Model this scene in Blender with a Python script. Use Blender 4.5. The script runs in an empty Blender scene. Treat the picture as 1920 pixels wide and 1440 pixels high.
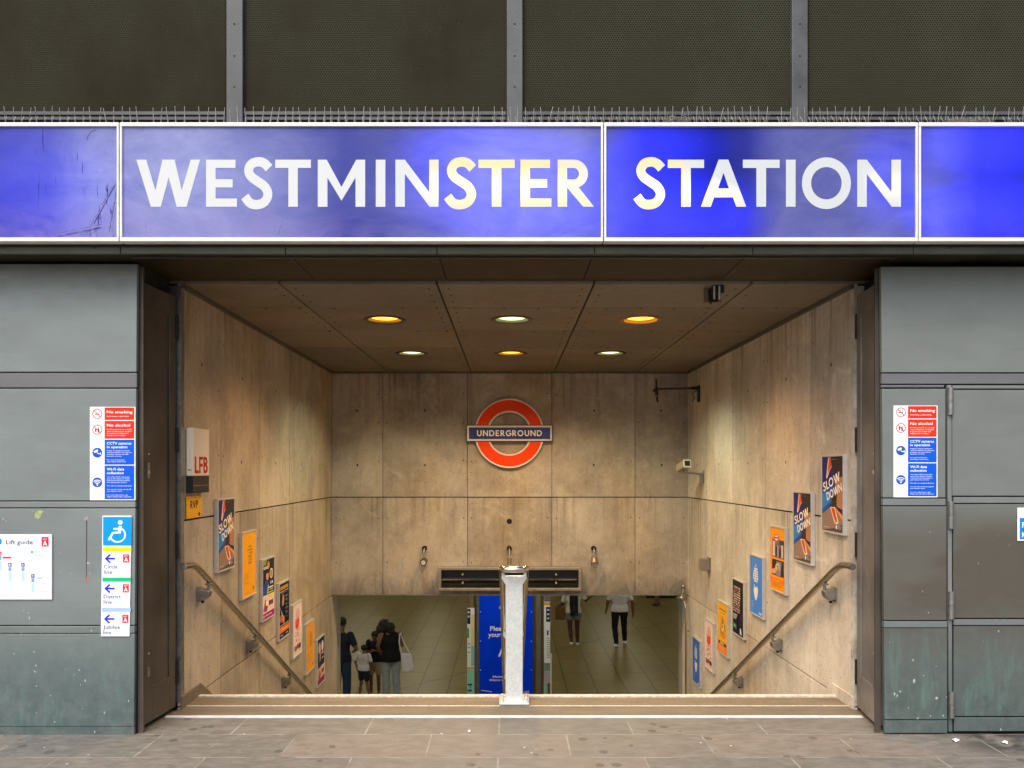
import bpy, bmesh, math, random
from mathutils import Matrix, Vector
random.seed(7)
R = math.radians
C = bpy.context.scene.collection
sc = bpy.context.scene
EYE, F, CX, CY = 1.65, 1443.0, 955.0, 882.0       # eye height, focal length and principal point in photo pixels

# ------------------------------------------------------------------ camera, sky, sun
cam = bpy.data.cameras.new("camera"); camo = bpy.data.objects.new("camera", cam); C.objects.link(camo)
camo.location = (0, 0, EYE); camo.rotation_euler = (R(90), 0, 0)
cam.sensor_fit = 'HORIZONTAL'; cam.sensor_width = 36; cam.lens = 36 * F / 1920
cam.shift_x = (960 - CX) / 1920; cam.shift_y = (CY - 720) / 1920
cam.clip_start = .05; cam.clip_end = 500
sc.camera = camo
SUN_EL, SUN_AZ = 52, 205            # from behind the camera, slightly to its left
w = bpy.data.worlds.new("World"); sc.world = w; w.use_nodes = True
wn = w.node_tree; bg = wn.nodes['Background']
sky = wn.nodes.new('ShaderNodeTexSky'); sky.sky_type = 'NISHITA'; sky.sun_disc = False
sky.sun_elevation = R(SUN_EL); sky.sun_rotation = R(SUN_AZ); sky.dust_density = 4; sky.air_density = 1.0; sky.ozone_density = 1
wn.links.new(sky.outputs[0], bg.inputs[0]); bg.inputs[1].default_value = .12
sl = bpy.data.lights.new("sun", 'SUN'); sun = bpy.data.objects.new("sun", sl); C.objects.link(sun)
sl.energy = 1.9; sl.angle = R(50); sl.color = (1, .985, .965)
d = Vector((math.sin(R(SUN_AZ)) * math.cos(R(SUN_EL)), math.cos(R(SUN_AZ)) * math.cos(R(SUN_EL)), math.sin(R(SUN_EL))))
sun.rotation_euler = d.to_track_quat('Z', 'Y').to_euler(); sun.location = (0, -10, 20)
sc.view_settings.view_transform = 'Standard'; sc.view_settings.look = 'None'
sc.view_settings.gamma = 1; sc.view_settings.exposure = 0.58
sc.cycles.max_bounces = 8; sc.cycles.use_denoising = True

# ------------------------------------------------------------------ materials
def lin(h):
    h = h.lstrip('#'); o = []
    for i in (0, 2, 4):
        c = int(h[i:i + 2], 16) / 255
        o.append(c / 12.92 if c <= .04045 else ((c + .055) / 1.055) ** 2.4)
    return (*o, 1)
class NT:
    def __init__(s, name):
        s.m = bpy.data.materials.new(name); s.m.use_nodes = True; s.t = s.m.node_tree
        s.b = s.t.nodes['Principled BSDF']
        s.pos = s.t.nodes.new('ShaderNodeNewGeometry').outputs['Position']
    def n(s, t, **k):
        x = s.t.nodes.new(t)
        for a, v in k.items(): setattr(x, a, v)
        return x
    def set(s, sock, v):
        if isinstance(v, bpy.types.NodeSocket): s.t.links.new(v, sock)
        elif v is not None: sock.default_value = v
    def math(s, op, a, b=None, c=None, clamp=False):
        x = s.n('ShaderNodeMath', operation=op, use_clamp=clamp)
        s.set(x.inputs[0], a); s.set(x.inputs[1], b); s.set(x.inputs[2], c)
        return x.outputs[0]
    def vec(s, scale=(1, 1, 1), loc=(0, 0, 0), rot=(0, 0, 0), src=None):
        x = s.n('ShaderNodeMapping'); s.set(x.inputs[0], src or s.pos)
        x.inputs['Scale'].default_value = scale; x.inputs['Location'].default_value = loc; x.inputs['Rotation'].default_value = rot
        return x.outputs[0]
    def noise(s, scale, detail=4, rough=.55, v=None, dist=0):
        x = s.n('ShaderNodeTexNoise'); s.set(x.inputs['Vector'], v or s.pos)
        x.inputs['Scale'].default_value = scale; x.inputs['Detail'].default_value = detail
        x.inputs['Roughness'].default_value = rough; x.inputs['Distortion'].default_value = dist
        return x.outputs['Fac']
    def voro(s, scale, v=None, feat='F1'):
        x = s.n('ShaderNodeTexVoronoi', feature=feat); s.set(x.inputs['Vector'], v or s.pos); x.inputs['Scale'].default_value = scale
        return x
    def rng(s, v, a, b, lo=0, hi=1, smooth=False):
        x = s.n('ShaderNodeMapRange'); x.clamp = True
        if smooth: x.interpolation_type = 'SMOOTHSTEP'
        for i, q in enumerate((v, a, b, lo, hi)): s.set(x.inputs[i], q)
        return x.outputs[0]
    def mix(s, f, a, b, mode='MIX'):
        x = s.n('ShaderNodeMix', data_type='RGBA', blend_type=mode)
        s.set(x.inputs[0], f); s.set(x.inputs[6], a); s.set(x.inputs[7], b)
        return x.outputs[2]
    def sep(s):
        x = s.n('ShaderNodeSeparateXYZ'); s.set(x.inputs[0], s.pos); return x.outputs
    def bump(s, h, strength=.3, dist=.01):
        x = s.n('ShaderNodeBump'); s.set(x.inputs['Height'], h)
        x.inputs['Strength'].default_value = strength; x.inputs['Distance'].default_value = dist
        s.set(s.b.inputs['Normal'], x.outputs[0])
    def fin(s, col=None, rough=None, metal=None, spec=None):
        s.set(s.b.inputs['Base Color'], col); s.set(s.b.inputs['Roughness'], rough)
        s.set(s.b.inputs['Metallic'], metal); s.set(s.b.inputs['Specular IOR Level'], spec)
        return s.m

def plain(name, h, rough=.6, metal=0, var=.12, scale=9, spec=.4, bump=0):
    t = NT(name); c = lin(h) if isinstance(h, str) else (*h, 1)
    n = t.noise(scale, 5, .6)
    dk = tuple(x * (1 - var) for x in c[:3]) + (1,); lt = tuple(min(1, x * (1 + var)) for x in c[:3]) + (1,)
    t.fin(t.mix(t.rng(n, .3, .7), dk, lt), t.rng(n, .3, .7, rough * .85, min(1, rough * 1.12)), metal, spec)
    if bump: t.bump(t.noise(scale * 8, 3), bump, .004)
    return t.m
_flat = {}
def ink(h):
    if h not in _flat: _flat[h] = plain("print_" + h.strip('#'), h, .4, 0, .03, 20, .22)
    return _flat[h]

def concrete(name, dark, light, tint=None, low=None, streak=1.0):
    t = NT(name); x, y, z = t.sep()
    cloud = t.noise(1.3, 7, .66, None, .5); fine = t.noise(14, 6, .65)
    st = t.noise(1, 6, .66, t.vec((5.5, 5.5, .9)), 1.0)
    st2 = t.noise(1, 4, .6, t.vec((22, 22, 3.0)))
    f = t.math('ADD', t.math('MULTIPLY', cloud, .50), t.math('MULTIPLY', st, .36 * streak)); f = t.math('ADD', f, .36 * .5 * (1 - streak) - .035)
    f = t.math('ADD', f, t.math('MULTIPLY', fine, .15)); f = t.math('ADD', f, t.math('MULTIPLY', st2, .12 * streak))
    isl = t.n('ShaderNodeNewGeometry').outputs['Random Per Island']
    f = t.math('ADD', f, t.math('MULTIPLY', t.math('SUBTRACT', isl, .5), .10))
    col = t.mix(t.rng(f, .32, .66), (*dark, 1), (*light, 1))
    yel = t.rng(t.noise(.75, 3, .5, t.vec((1, 1, .5), (3, 7, 1))), .5, .7, 0, .5)
    col = t.mix(yel, col, (.50, .36, .17, 1), 'SOFT_LIGHT')
    # air holes, tie marks and fine dark drips
    v = t.voro(26); msk = t.math('GREATER_THAN', t.noise(9, 2, .5, t.vec((1, 1, 1), (5, 1, 9))), .47)
    pit = t.math('MULTIPLY', t.math('LESS_THAN', v.outputs['Distance'], .13), msk)
    v2 = t.voro(60, t.vec((1, 1, .8))); m2 = t.math('GREATER_THAN', t.noise(3, 2), .5)
    pit2 = t.math('MULTIPLY', t.math('LESS_THAN', v2.outputs['Distance'], .16), m2)
    drip = t.rng(t.noise(1, 4, .7, t.vec((38, 38, 3.2), (2, 3, 4))), .60, .70, 0, .38)
    col = t.mix(drip, col, (.09, .07, .055, 1))
    col = t.mix(t.math('MULTIPLY', pit, .8), col, (.035, .03, .025, 1)); col = t.mix(t.math('MULTIPLY', pit2, .5), col, (.07, .06, .05, 1))
    # drips that start at the wide joint and under the ceiling edge, each its own length
    dr = t.noise(1, 4, .65, t.vec((15, 15, .28), (8, 8, 8))); dr2 = t.noise(1, 3, .6, t.vec((5, 5, .2), (1, 8, 3)))
    zj = t.math('MULTIPLY', t.rng(z, .62, 1.30, 0, 1), t.math('LESS_THAN', z, 1.30)); zc = t.rng(z, 2.15, 2.93, 0, 1)
    if name != "concrete_ceiling":
        ds = t.math('MULTIPLY', t.math('MAXIMUM', zj, zc), t.math('MULTIPLY', t.rng(dr, .46, .66), t.rng(dr2, .38, .6)))
        col = t.mix(t.math('MULTIPLY', ds, .62), col, (.075, .062, .05, 1))
        rub = t.math('MULTIPLY', t.rng(t.noise(2.4, 6, .72, t.vec((1, 1, 1), (6, 2, 1)), 1.4), .56, .68), .28); col = t.mix(rub, col, tuple(min(1, q * 1.18) for q in light) + (1,))
    if low:      # water staining with its own ragged outline along a lower edge
        z0, z1, amt = low
        sm = t.math('ADD', t.rng(z, z0, z1, .75, -.15), t.math('MULTIPLY', t.math('SUBTRACT', t.noise(1, 5, .7, t.vec((3.2, 3.2, 1.1), (1, 2, 3)), 1), .5), 1.8))
        col = t.mix(t.rng(sm, .3, .85, 0, amt), col, (.13, .12, .11, 1))
    h = t.math('SUBTRACT', t.math('ADD', t.math('MULTIPLY', fine, .5), t.math('MULTIPLY', st, .6)), t.math('MULTIPLY', pit, .9))
    t.bump(h, .35, .008)
    return t.fin(col, t.rng(cloud, .3, .7, .62, .85), 0, .3)

def cladding(name, base, patina=0.0, warm=0.0, rough=.42):
    t = NT(name); x, y, z = t.sep()
    n1 = t.noise(1.1, 4, .6, t.vec((1, 1, 2.6))); n2 = t.noise(11, 6, .7); n3 = t.noise(45, 4, .7)
    b = (*base, 1)
    col = t.mix(t.rng(n1, .3, .7), tuple(c * .84 for c in base) + (1,), tuple(c * 1.12 for c in base) + (1,))
    isl = t.n('ShaderNodeNewGeometry').outputs['Random Per Island']
    col = t.mix(t.rng(isl, 0, 1, 0, .25), col, (base[0] * 1.1, base[1] * .98, base[2] * 1.0, 1))
    # copper-brown bloom, green verdigris runs and pale chips: wear that belongs to the bronze sheets near the pavement
    if warm:
        wz = t.math('MULTIPLY', t.rng(z, 1.55, 1.2, 0, 1, True), t.rng(z, .1, .8, .0, 1, True))
        col = t.mix(t.math('MULTIPLY', wz, t.rng(n1, .25, .55, .5, warm)), col, (.112, .098, .076, 1))
    if patina:
        low = t.rng(z, .95, .12, 0, 1, True)
        col = t.mix(t.math('MULTIPLY', low, t.rng(n2, .25, .6, .45, .95)), col, (base[0] * .40, base[1] * .50, base[2] * .50, 1))
        run = t.math('ADD', t.math('MULTIPLY', t.noise(1, 6, .72, t.vec((7, 7, 2.2), (4, 4, 4)), 1.6), .7), t.math('MULTIPLY', t.noise(1, 5, .7, t.vec((26, 26, 2.6)), 1.2), .3))
        col = t.mix(t.math('MULTIPLY', t.math('MULTIPLY', low, t.rng(run, .50, .66)), patina), col, (.15, .265, .232, 1))
        lz = t.rng(z, 1.3, .5, .08, 1)
        v = t.voro(17, t.vec((1, 1, .55))); ch = t.math('MULTIPLY', t.math('LESS_THAN', v.outputs['Distance'], .075), t.math('GREATER_THAN', t.noise(5, 2), .50))
        col = t.mix(t.math('MULTIPLY', t.math('MULTIPLY', ch, lz), .75), col, (.50, .58, .54, 1))
    scr = t.rng(t.noise(1, 3, .6, t.vec((2.5, 2.5, 46), (0, 0, 0), (0, R(8), 0)), .3), .62, .66, 0, .14)
    col = t.mix(scr, col, (base[0] * .62, base[1] * .66, base[2] * .68, 1))
    col = t.mix(t.rng(n3, .66, .72, 0, .25), col, (.05, .05, .05, 1))
    t.bump(t.math('ADD', t.math('MULTIPLY', n1, 1.5), t.math('MULTIPLY', n2, .12)), .25, .01)
    return t.fin(col, t.rng(n2, .3, .7, rough * .85, rough * 1.3), .25, .4)

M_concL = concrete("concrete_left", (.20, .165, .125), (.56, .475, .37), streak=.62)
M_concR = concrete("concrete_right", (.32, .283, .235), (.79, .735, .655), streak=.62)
M_concB = concrete("concrete_back", (.185, .158, .132), (.575, .505, .435), low=(.02, .62, .8), streak=.4)
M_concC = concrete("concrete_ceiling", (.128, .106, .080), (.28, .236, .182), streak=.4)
M_clad = cladding("grey_cladding", (.222, .255, .250), patina=.55)
M_cladR = cladding("bronze_cladding", (.208, .228, .212), patina=.75, warm=.98)
M_rail = cladding("cladding_rail", (.215, .238, .228), patina=.3)
M_strip = cladding("cladding_strip", (.168, .170, .176))
M_gap = plain("dark_gap", (.01, .009, .008), .9)
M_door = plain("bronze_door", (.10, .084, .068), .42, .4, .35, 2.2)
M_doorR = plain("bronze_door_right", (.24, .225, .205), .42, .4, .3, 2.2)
M_soff = plain("soffit_metal", (.030, .019, .008), .6, .2, .5, 3)
M_lip = plain("soffit_lip", (.085, .088, .07), .5, .3, .25, 4)
M_band = plain("band_metal", (.065, .052, .043), .6, .2, .3, 4)
M_frame = plain("sign_frame_white", (.78, .77, .72), .4, 0, .08, 6)
M_mull = plain("mullion_paint", (.080, .086, .087), .55, .1, .3, 5)
M_stainless = plain("stainless_steel", (.66, .60, .52), .2, 1, .12, 30)
M_cast = plain("cast_bracket", (.32, .31, .29), .4, .8, .2, 25)
M_alu = plain("aluminium_frame", (.62, .61, .58), .38, .35, .08, 20)
M_galv = NT("galvanised_plate")
_v = M_galv.voro(70).outputs['Color']; _s = M_galv.n('ShaderNodeSeparateColor'); M_galv.set(_s.inputs[0], _v)
M_galv = M_galv.fin(M_galv.mix(M_galv.math('MULTIPLY', _s.outputs[0], M_galv.noise(18, 3)), (.60, .63, .61, 1), (.80, .83, .79, 1)), .4, .35, .5)
M_bolt = plain("dark_fixing", (.03, .03, .03), .4, .7, .2, 30)
M_black = plain("black_paint", (.018, .018, .02), .4, 0, .2, 10)
M_nose = plain("stair_nosing", (.60, .54, .44), .6, 0, .3, 26)
M_wire = plain("spike_wire", (.42, .40, .36), .4, .8, .2, 40)
M_rust = plain("ledge_rust", (.12, .07, .035), .8, 0, .5, 12)
M_copper = plain("copper_wire", (.5, .22, .1), .4, .8, .2, 12)

# perforated steel: staggered round holes
def perforated():
    t = NT("perforated_steel"); x, y, z = t.sep()
    p = .0155
    u = t.math('DIVIDE', x, p); v = t.math('DIVIDE', z, p * .866)
    row = t.math('FLOOR', v); odd = t.math('MODULO', t.math('ABSOLUTE', row), 2)
    uu = t.math('SUBTRACT', t.math('FRACT', t.math('ADD', u, t.math('MULTIPLY', odd, .5))), .5)
    vv = t.math('MULTIPLY', t.math('SUBTRACT', t.math('FRACT', v), .5), .866)
    dd = t.math('SQRT', t.math('ADD', t.math('MULTIPLY', uu, uu), t.math('MULTIPLY', vv, vv)))
    grime = t.math('SUBTRACT', t.noise(1.1, 6, .62, t.vec((1, 1, .7), (1, 0, 0))), t.rng(x, -.5, 2.4, -.04, .14)); clog = t.rng(grime, .28, .74)
    hole = t.math('MULTIPLY', t.math('LESS_THAN', dd, .31), t.rng(grime, .36, .66, .95, .3))
    fine = t.noise(120, 3, .7)
    col = t.mix(clog, (.060, .060, .040, 1), (.026, .021, .012, 1))
    col = t.mix(t.rng(fine, .35, .65), t.mix(.0, col, col), t.mix(.22, col, (.03, .028, .018, 1)))
    v = t.voro(20); fl = t.math('MULTIPLY', t.math('LESS_THAN', v.outputs['Distance'], .09), t.math('GREATER_THAN', t.noise(1.6, 3, .6, t.vec((1, 1, 1), (9, 0, 2))), .56))
    col = t.mix(t.math('MULTIPLY', fl, .07), col, (.25, .39, .38, 1))
    col = t.mix(hole, col, (.006, .006, .005, 1))
    t.bump(t.math('MULTIPLY', hole, -1), .2, .003)
    return t.fin(col, .8, 0, .04)
M_perf = perforated()

def paving():
    t = NT("york_stone"); x, y, z = t.sep()
    br = t.n('ShaderNodeTexBrick'); br.offset = .5; t.set(br.inputs['Vector'], t.vec((1, 1, 1), (-.355 + .84, -4.81 + .385 * 40, 0)))
    for k, v in (('Scale', 1), ('Mortar Size', .006), ('Mortar Smooth', .3), ('Brick Width', .84), ('Row Height', .385), ('Bias', 0)): br.inputs[k].default_value = v
    br.inputs['Color1'].default_value = (.205, .168, .138, 1); br.inputs['Color2'].default_value = (.135, .127, .112, 1)
    n1 = t.noise(1.6, 5, .6); n2 = t.noise(8, 7, .7, t.vec((1, 2.2, 1)), .4); n3 = t.noise(60, 3, .7)
    c = t.mix(t.rng(n1, .3, .7, 0, .45), br.outputs['Color'], (.185, .172, .145, 1))
    c = t.mix(t.rng(n2, .45, .75, 0, .5), c, (.30, .28, .245, 1)); c = t.mix(t.rng(n2, .5, .22, 0, .6), c, (.115, .095, .075, 1))
    c = t.mix(t.rng(n3, .5, .8, 0, .4), c, (.10, .09, .08, 1))
    wet = t.math('MULTIPLY', t.math('MULTIPLY', t.rng(x, 2.55, 2.95, 0, 1, True), t.rng(t.math('ABSOLUTE', t.math('SUBTRACT', y, 4.70)), .30, .10, 0, 1, True)), t.rng(t.noise(5, 4, .6, None, 1), .36, .52))      # damp dirt below the cupboard door
    c = t.mix(t.math('MULTIPLY', wet, .8), c, (.035, .032, .030, 1))
    drt = t.math('MULTIPLY', t.rng(y, 4.9, 5.15, 0, 1), t.rng(t.noise(3, 5, .7, None, 1.2), .45, .65)); c = t.mix(t.math('MULTIPLY', drt, .5), c, (.08, .068, .055, 1))
    v = t.voro(5.5, t.vec((1, 1.0, 1))); gum = t.math('MULTIPLY', t.math('LESS_THAN', v.outputs['Distance'], .16), t.math('GREATER_THAN', t.noise(1.3, 2, .5, t.vec((1, 1, 1), (4, 4, 0))), .44))
    c = t.mix(t.math('MULTIPLY', gum, t.rng(n3, .3, .6, .3, .75)), c, (.062, .054, .046, 1))
    v = t.voro(8, t.vec((1, 1, 1), (3, 2, 0))); gum = t.math('MULTIPLY', t.math('LESS_THAN', v.outputs['Distance'], .06), t.math('GREATER_THAN', t.noise(2.2, 2), .52))
    c = t.mix(t.math('MULTIPLY', gum, .8), c, (.62, .60, .56, 1))
    mort = br.outputs['Fac']; c = t.mix(t.math('MULTIPLY', mort, t.rng(t.noise(5, 4), .3, .6, .15, .8)), c, (.36, .335, .285, 1))
    t.bump(t.math('SUBTRACT', t.math('MULTIPLY', n2, .8), t.math('MULTIPLY', mort, .5)), .35, .008)
    return t.fin(c, t.rng(n2, .3, .7, .45, .75), 0, .4)
M_pave = paving()
def stone(name, a, b):
    t = NT(name); n = t.noise(3, 6, .65, t.vec((1, 3, 1))); n3 = t.noise(90, 3, .7)
    c = t.mix(t.rng(n, .3, .7), (*a, 1), (*b, 1)); c = t.mix(t.rng(n3, .5, .72, 0, .5), c, tuple(q * .45 for q in a) + (1,))
    t.bump(n3, .3, .004); return t.fin(c, .7, 0, .3)
M_step = stone("step_stone", (.145, .115, .080), (.22, .175, .122))
M_step2 = stone("step_edge_stone", (.155, .118, .076), (.235, .18, .118))
def hall_tiles():
    t = NT("hall_tiles"); x, y, z = t.sep()
    u = t.math('DIVIDE', t.math('ADD', x, 1.93 + 12.6), .63); row = t.math('FLOOR', u)
    v_ = t.math('ADD', t.math('DIVIDE', t.math('SUBTRACT', y, 17.07 - 12.6), 1.26), t.math('MULTIPLY', t.math('MODULO', row, 2), .5)); cell = t.math('FLOOR', v_)
    fu = t.math('ABSOLUTE', t.math('SUBTRACT', t.math('FRACT', t.math('ADD', u, .5)), .5)); fv = t.math('ABSOLUTE', t.math('SUBTRACT', t.math('FRACT', t.math('ADD', v_, .5)), .5))
    ju = t.math('LESS_THAN', fu, .022); jv = t.math('MULTIPLY', t.math('LESS_THAN', fv, .022), .6)
    cb = t.n('ShaderNodeCombineXYZ'); t.set(cb.inputs[0], row); t.set(cb.inputs[1], cell); wn_ = t.n('ShaderNodeTexWhiteNoise'); t.set(wn_.inputs[0], cb.outputs[0])
    c = t.mix(wn_.outputs['Value'], (.200, .152, .050, 1), (.240, .184, .066, 1))
    c = t.mix(t.rng(t.noise(.35, 2, .5), .3, .7, 0, .35), c, (.17, .132, .046, 1))
    # diagonal movement joint
    dd = t.math('ABSOLUTE', t.math('SUBTRACT', t.math('ADD', t.math('MULTIPLY', x, .7079), t.math('MULTIPLY', y, -.7063)), -13.218))
    c = t.mix(t.math('MULTIPLY', t.math('LESS_THAN', dd, .022), .8), c, (.06, .05, .03, 1))
    c = t.mix(t.math('MULTIPLY', t.math('MAXIMUM', ju, jv), .8), c, (.045, .036, .015, 1))
    return t.fin(c, .36, 0, .35)
M_hall = hall_tiles()

def emit(name, col, strength, base=(.5, .5, .5)):
    t = NT(name); t.b.inputs['Emission Color'].default_value = (*col, 1); t.b.inputs['Emission Strength'].default_value = strength
    return t.fin((*base, 1), .4)
# ---- back-lit sign: failing tubes behind the acrylic glow in patches (metres, in the plane of the sign)
def tube_glow(t):
    x, y, z = t.sep(); tot = None
    for px, py, rx, ry, a in ((1275, 405, 175, 100, 1.25), (1245, 275, 130, 60, .55), (1850, 260, 150, 75, .75), (1860, 400, 160, 70, 1.0), (1740, 400, 60, 60, .4), (1870, 335, 170, 150, .38),
                              (965, 345, 260, 130, .80), (870, 272, 150, 60, .4), (1000, 410, 160, 60, .35), (1668, 330, 90, 120, .42), (60, 350, 190, 150, .30), (330, 350, 420, 160, .05), (1210, 340, 90, 130, .4)):
        s = 4.5 / F
        dx = t.math('DIVIDE', t.math('SUBTRACT', x, (px - CX) * s), rx * s); dz = t.math('DIVIDE', t.math('SUBTRACT', z, EYE + (CY - py) * s), ry * s)
        r = t.math('SQRT', t.math('ADD', t.math('MULTIPLY', dx, dx), t.math('MULTIPLY', dz, dz)))
        v = t.math('MULTIPLY', t.rng(r, 1.15, .15, 0, 1, True), a)
        tot = v if tot is None else t.math('ADD', tot, v)
    return tot
t = NT("sign_blue"); g = tube_glow(t); x, y, z = t.sep()
veil_dust = t.noise(1, 5, .62, t.vec((1.4, 1, 3.2)), .8); sw = t.noise(2.2, 6, .7, t.vec((1, 1, 1.6), (3, 0, 1)), 1.8)
rp = t.n('ShaderNodeValToRGB'); t.set(rp.inputs[0], t.rng(x, -3.0, 3.2))     # dusty film and daylight reflection painted pale along the sign, absent at brightest glow
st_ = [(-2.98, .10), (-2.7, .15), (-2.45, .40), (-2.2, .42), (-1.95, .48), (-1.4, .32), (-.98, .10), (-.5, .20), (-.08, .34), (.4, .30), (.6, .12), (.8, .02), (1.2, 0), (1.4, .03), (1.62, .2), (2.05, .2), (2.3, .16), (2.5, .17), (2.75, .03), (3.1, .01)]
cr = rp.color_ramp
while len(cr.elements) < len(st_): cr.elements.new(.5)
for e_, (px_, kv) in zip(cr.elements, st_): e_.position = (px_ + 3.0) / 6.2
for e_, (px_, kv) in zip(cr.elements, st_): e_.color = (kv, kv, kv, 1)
k = t.math('MULTIPLY', rp.outputs[0], t.math('ADD', .45, t.math('ADD', t.math('MULTIPLY', t.rng(veil_dust, .25, .75), .65), t.math('MULTIPLY', t.rng(sw, .25, .75), .45))), clamp=True)
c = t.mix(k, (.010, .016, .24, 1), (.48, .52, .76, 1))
pur = t.math('MULTIPLY', t.rng(z, EYE + 1.62, EYE + 1.36, 0, .40), t.rng(sw, .35, .65)); c = t.mix(t.math('MULTIPLY', pur, t.rng(x, -.5, -1.6, .15, 1)), c, (.30, .19, .47, 1))
# black scratches in the left panel
v = t.noise(1, 4, .75, t.vec((52, 1, 7), (0, 0, 0), (0, R(-24), 0)), .2)
zone = t.math('MULTIPLY', t.rng(x, -2.52, -2.40), t.rng(z, EYE + 1.72, EYE + 1.66)); zone = t.math('MULTIPLY', zone, t.math('LESS_THAN', x, -2.30))
c = t.mix(t.math('MULTIPLY', zone, t.rng(v, .59, .62, 0, .9)), c, (.02, .018, .05, 1))
v = t.noise(1, 2, .6, t.vec((60, 1, 3), (7, 0, 2), (0, R(17), 0))); c = t.mix(t.math('MULTIPLY', t.math('GREATER_THAN', v, .715), t.math('LESS_THAN', x, -1.9)), c, (.05, .04, .15, 1))
c = t.mix(t.rng(t.noise(30, 4, .75, t.vec((1, 1, .4))), .64, .75, 0, .3), c, (.10, .09, .25, 1))
t.b.inputs['Emission Color'].default_value = (.02, .022, 1, 1); t.set(t.b.inputs['Emission Strength'], t.math('MULTIPLY', g, .78))
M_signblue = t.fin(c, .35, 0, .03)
t = NT("sign_letter"); g = tube_glow(t); x, y, z = t.sep()
mid = t.rng(t.math('ABSOLUTE', t.math('SUBTRACT', z, EYE + (CY - 348) * 4.5 / F)), .02, .13, 1, .12, True)      # brightest level with the tubes
t.b.inputs['Emission Color'].default_value = (1, .86, .60, 1); t.set(t.b.inputs['Emission Strength'], t.math('MULTIPLY', t.math('MULTIPLY', t.rng(g, .25, 1.2), mid), .9))
dn = t.noise(3, 5, .6); lit_cream = t.math('MULTIPLY', t.rng(g, .30, .75, 0, 1, True), t.rng(t.noise(4, 3), .25, .7, .6, 1))      # cream cast of the glowing tubes painted into the letter colour
c = t.mix(t.rng(x, -1.5, 1.2), (.645, .675, .67, 1), (.575, .62, .63, 1))
M_letter = t.fin(t.mix(t.math('MULTIPLY', lit_cream, 1.0), c, (.78, .62, .30, 1)), .35, 0, .1)

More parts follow.
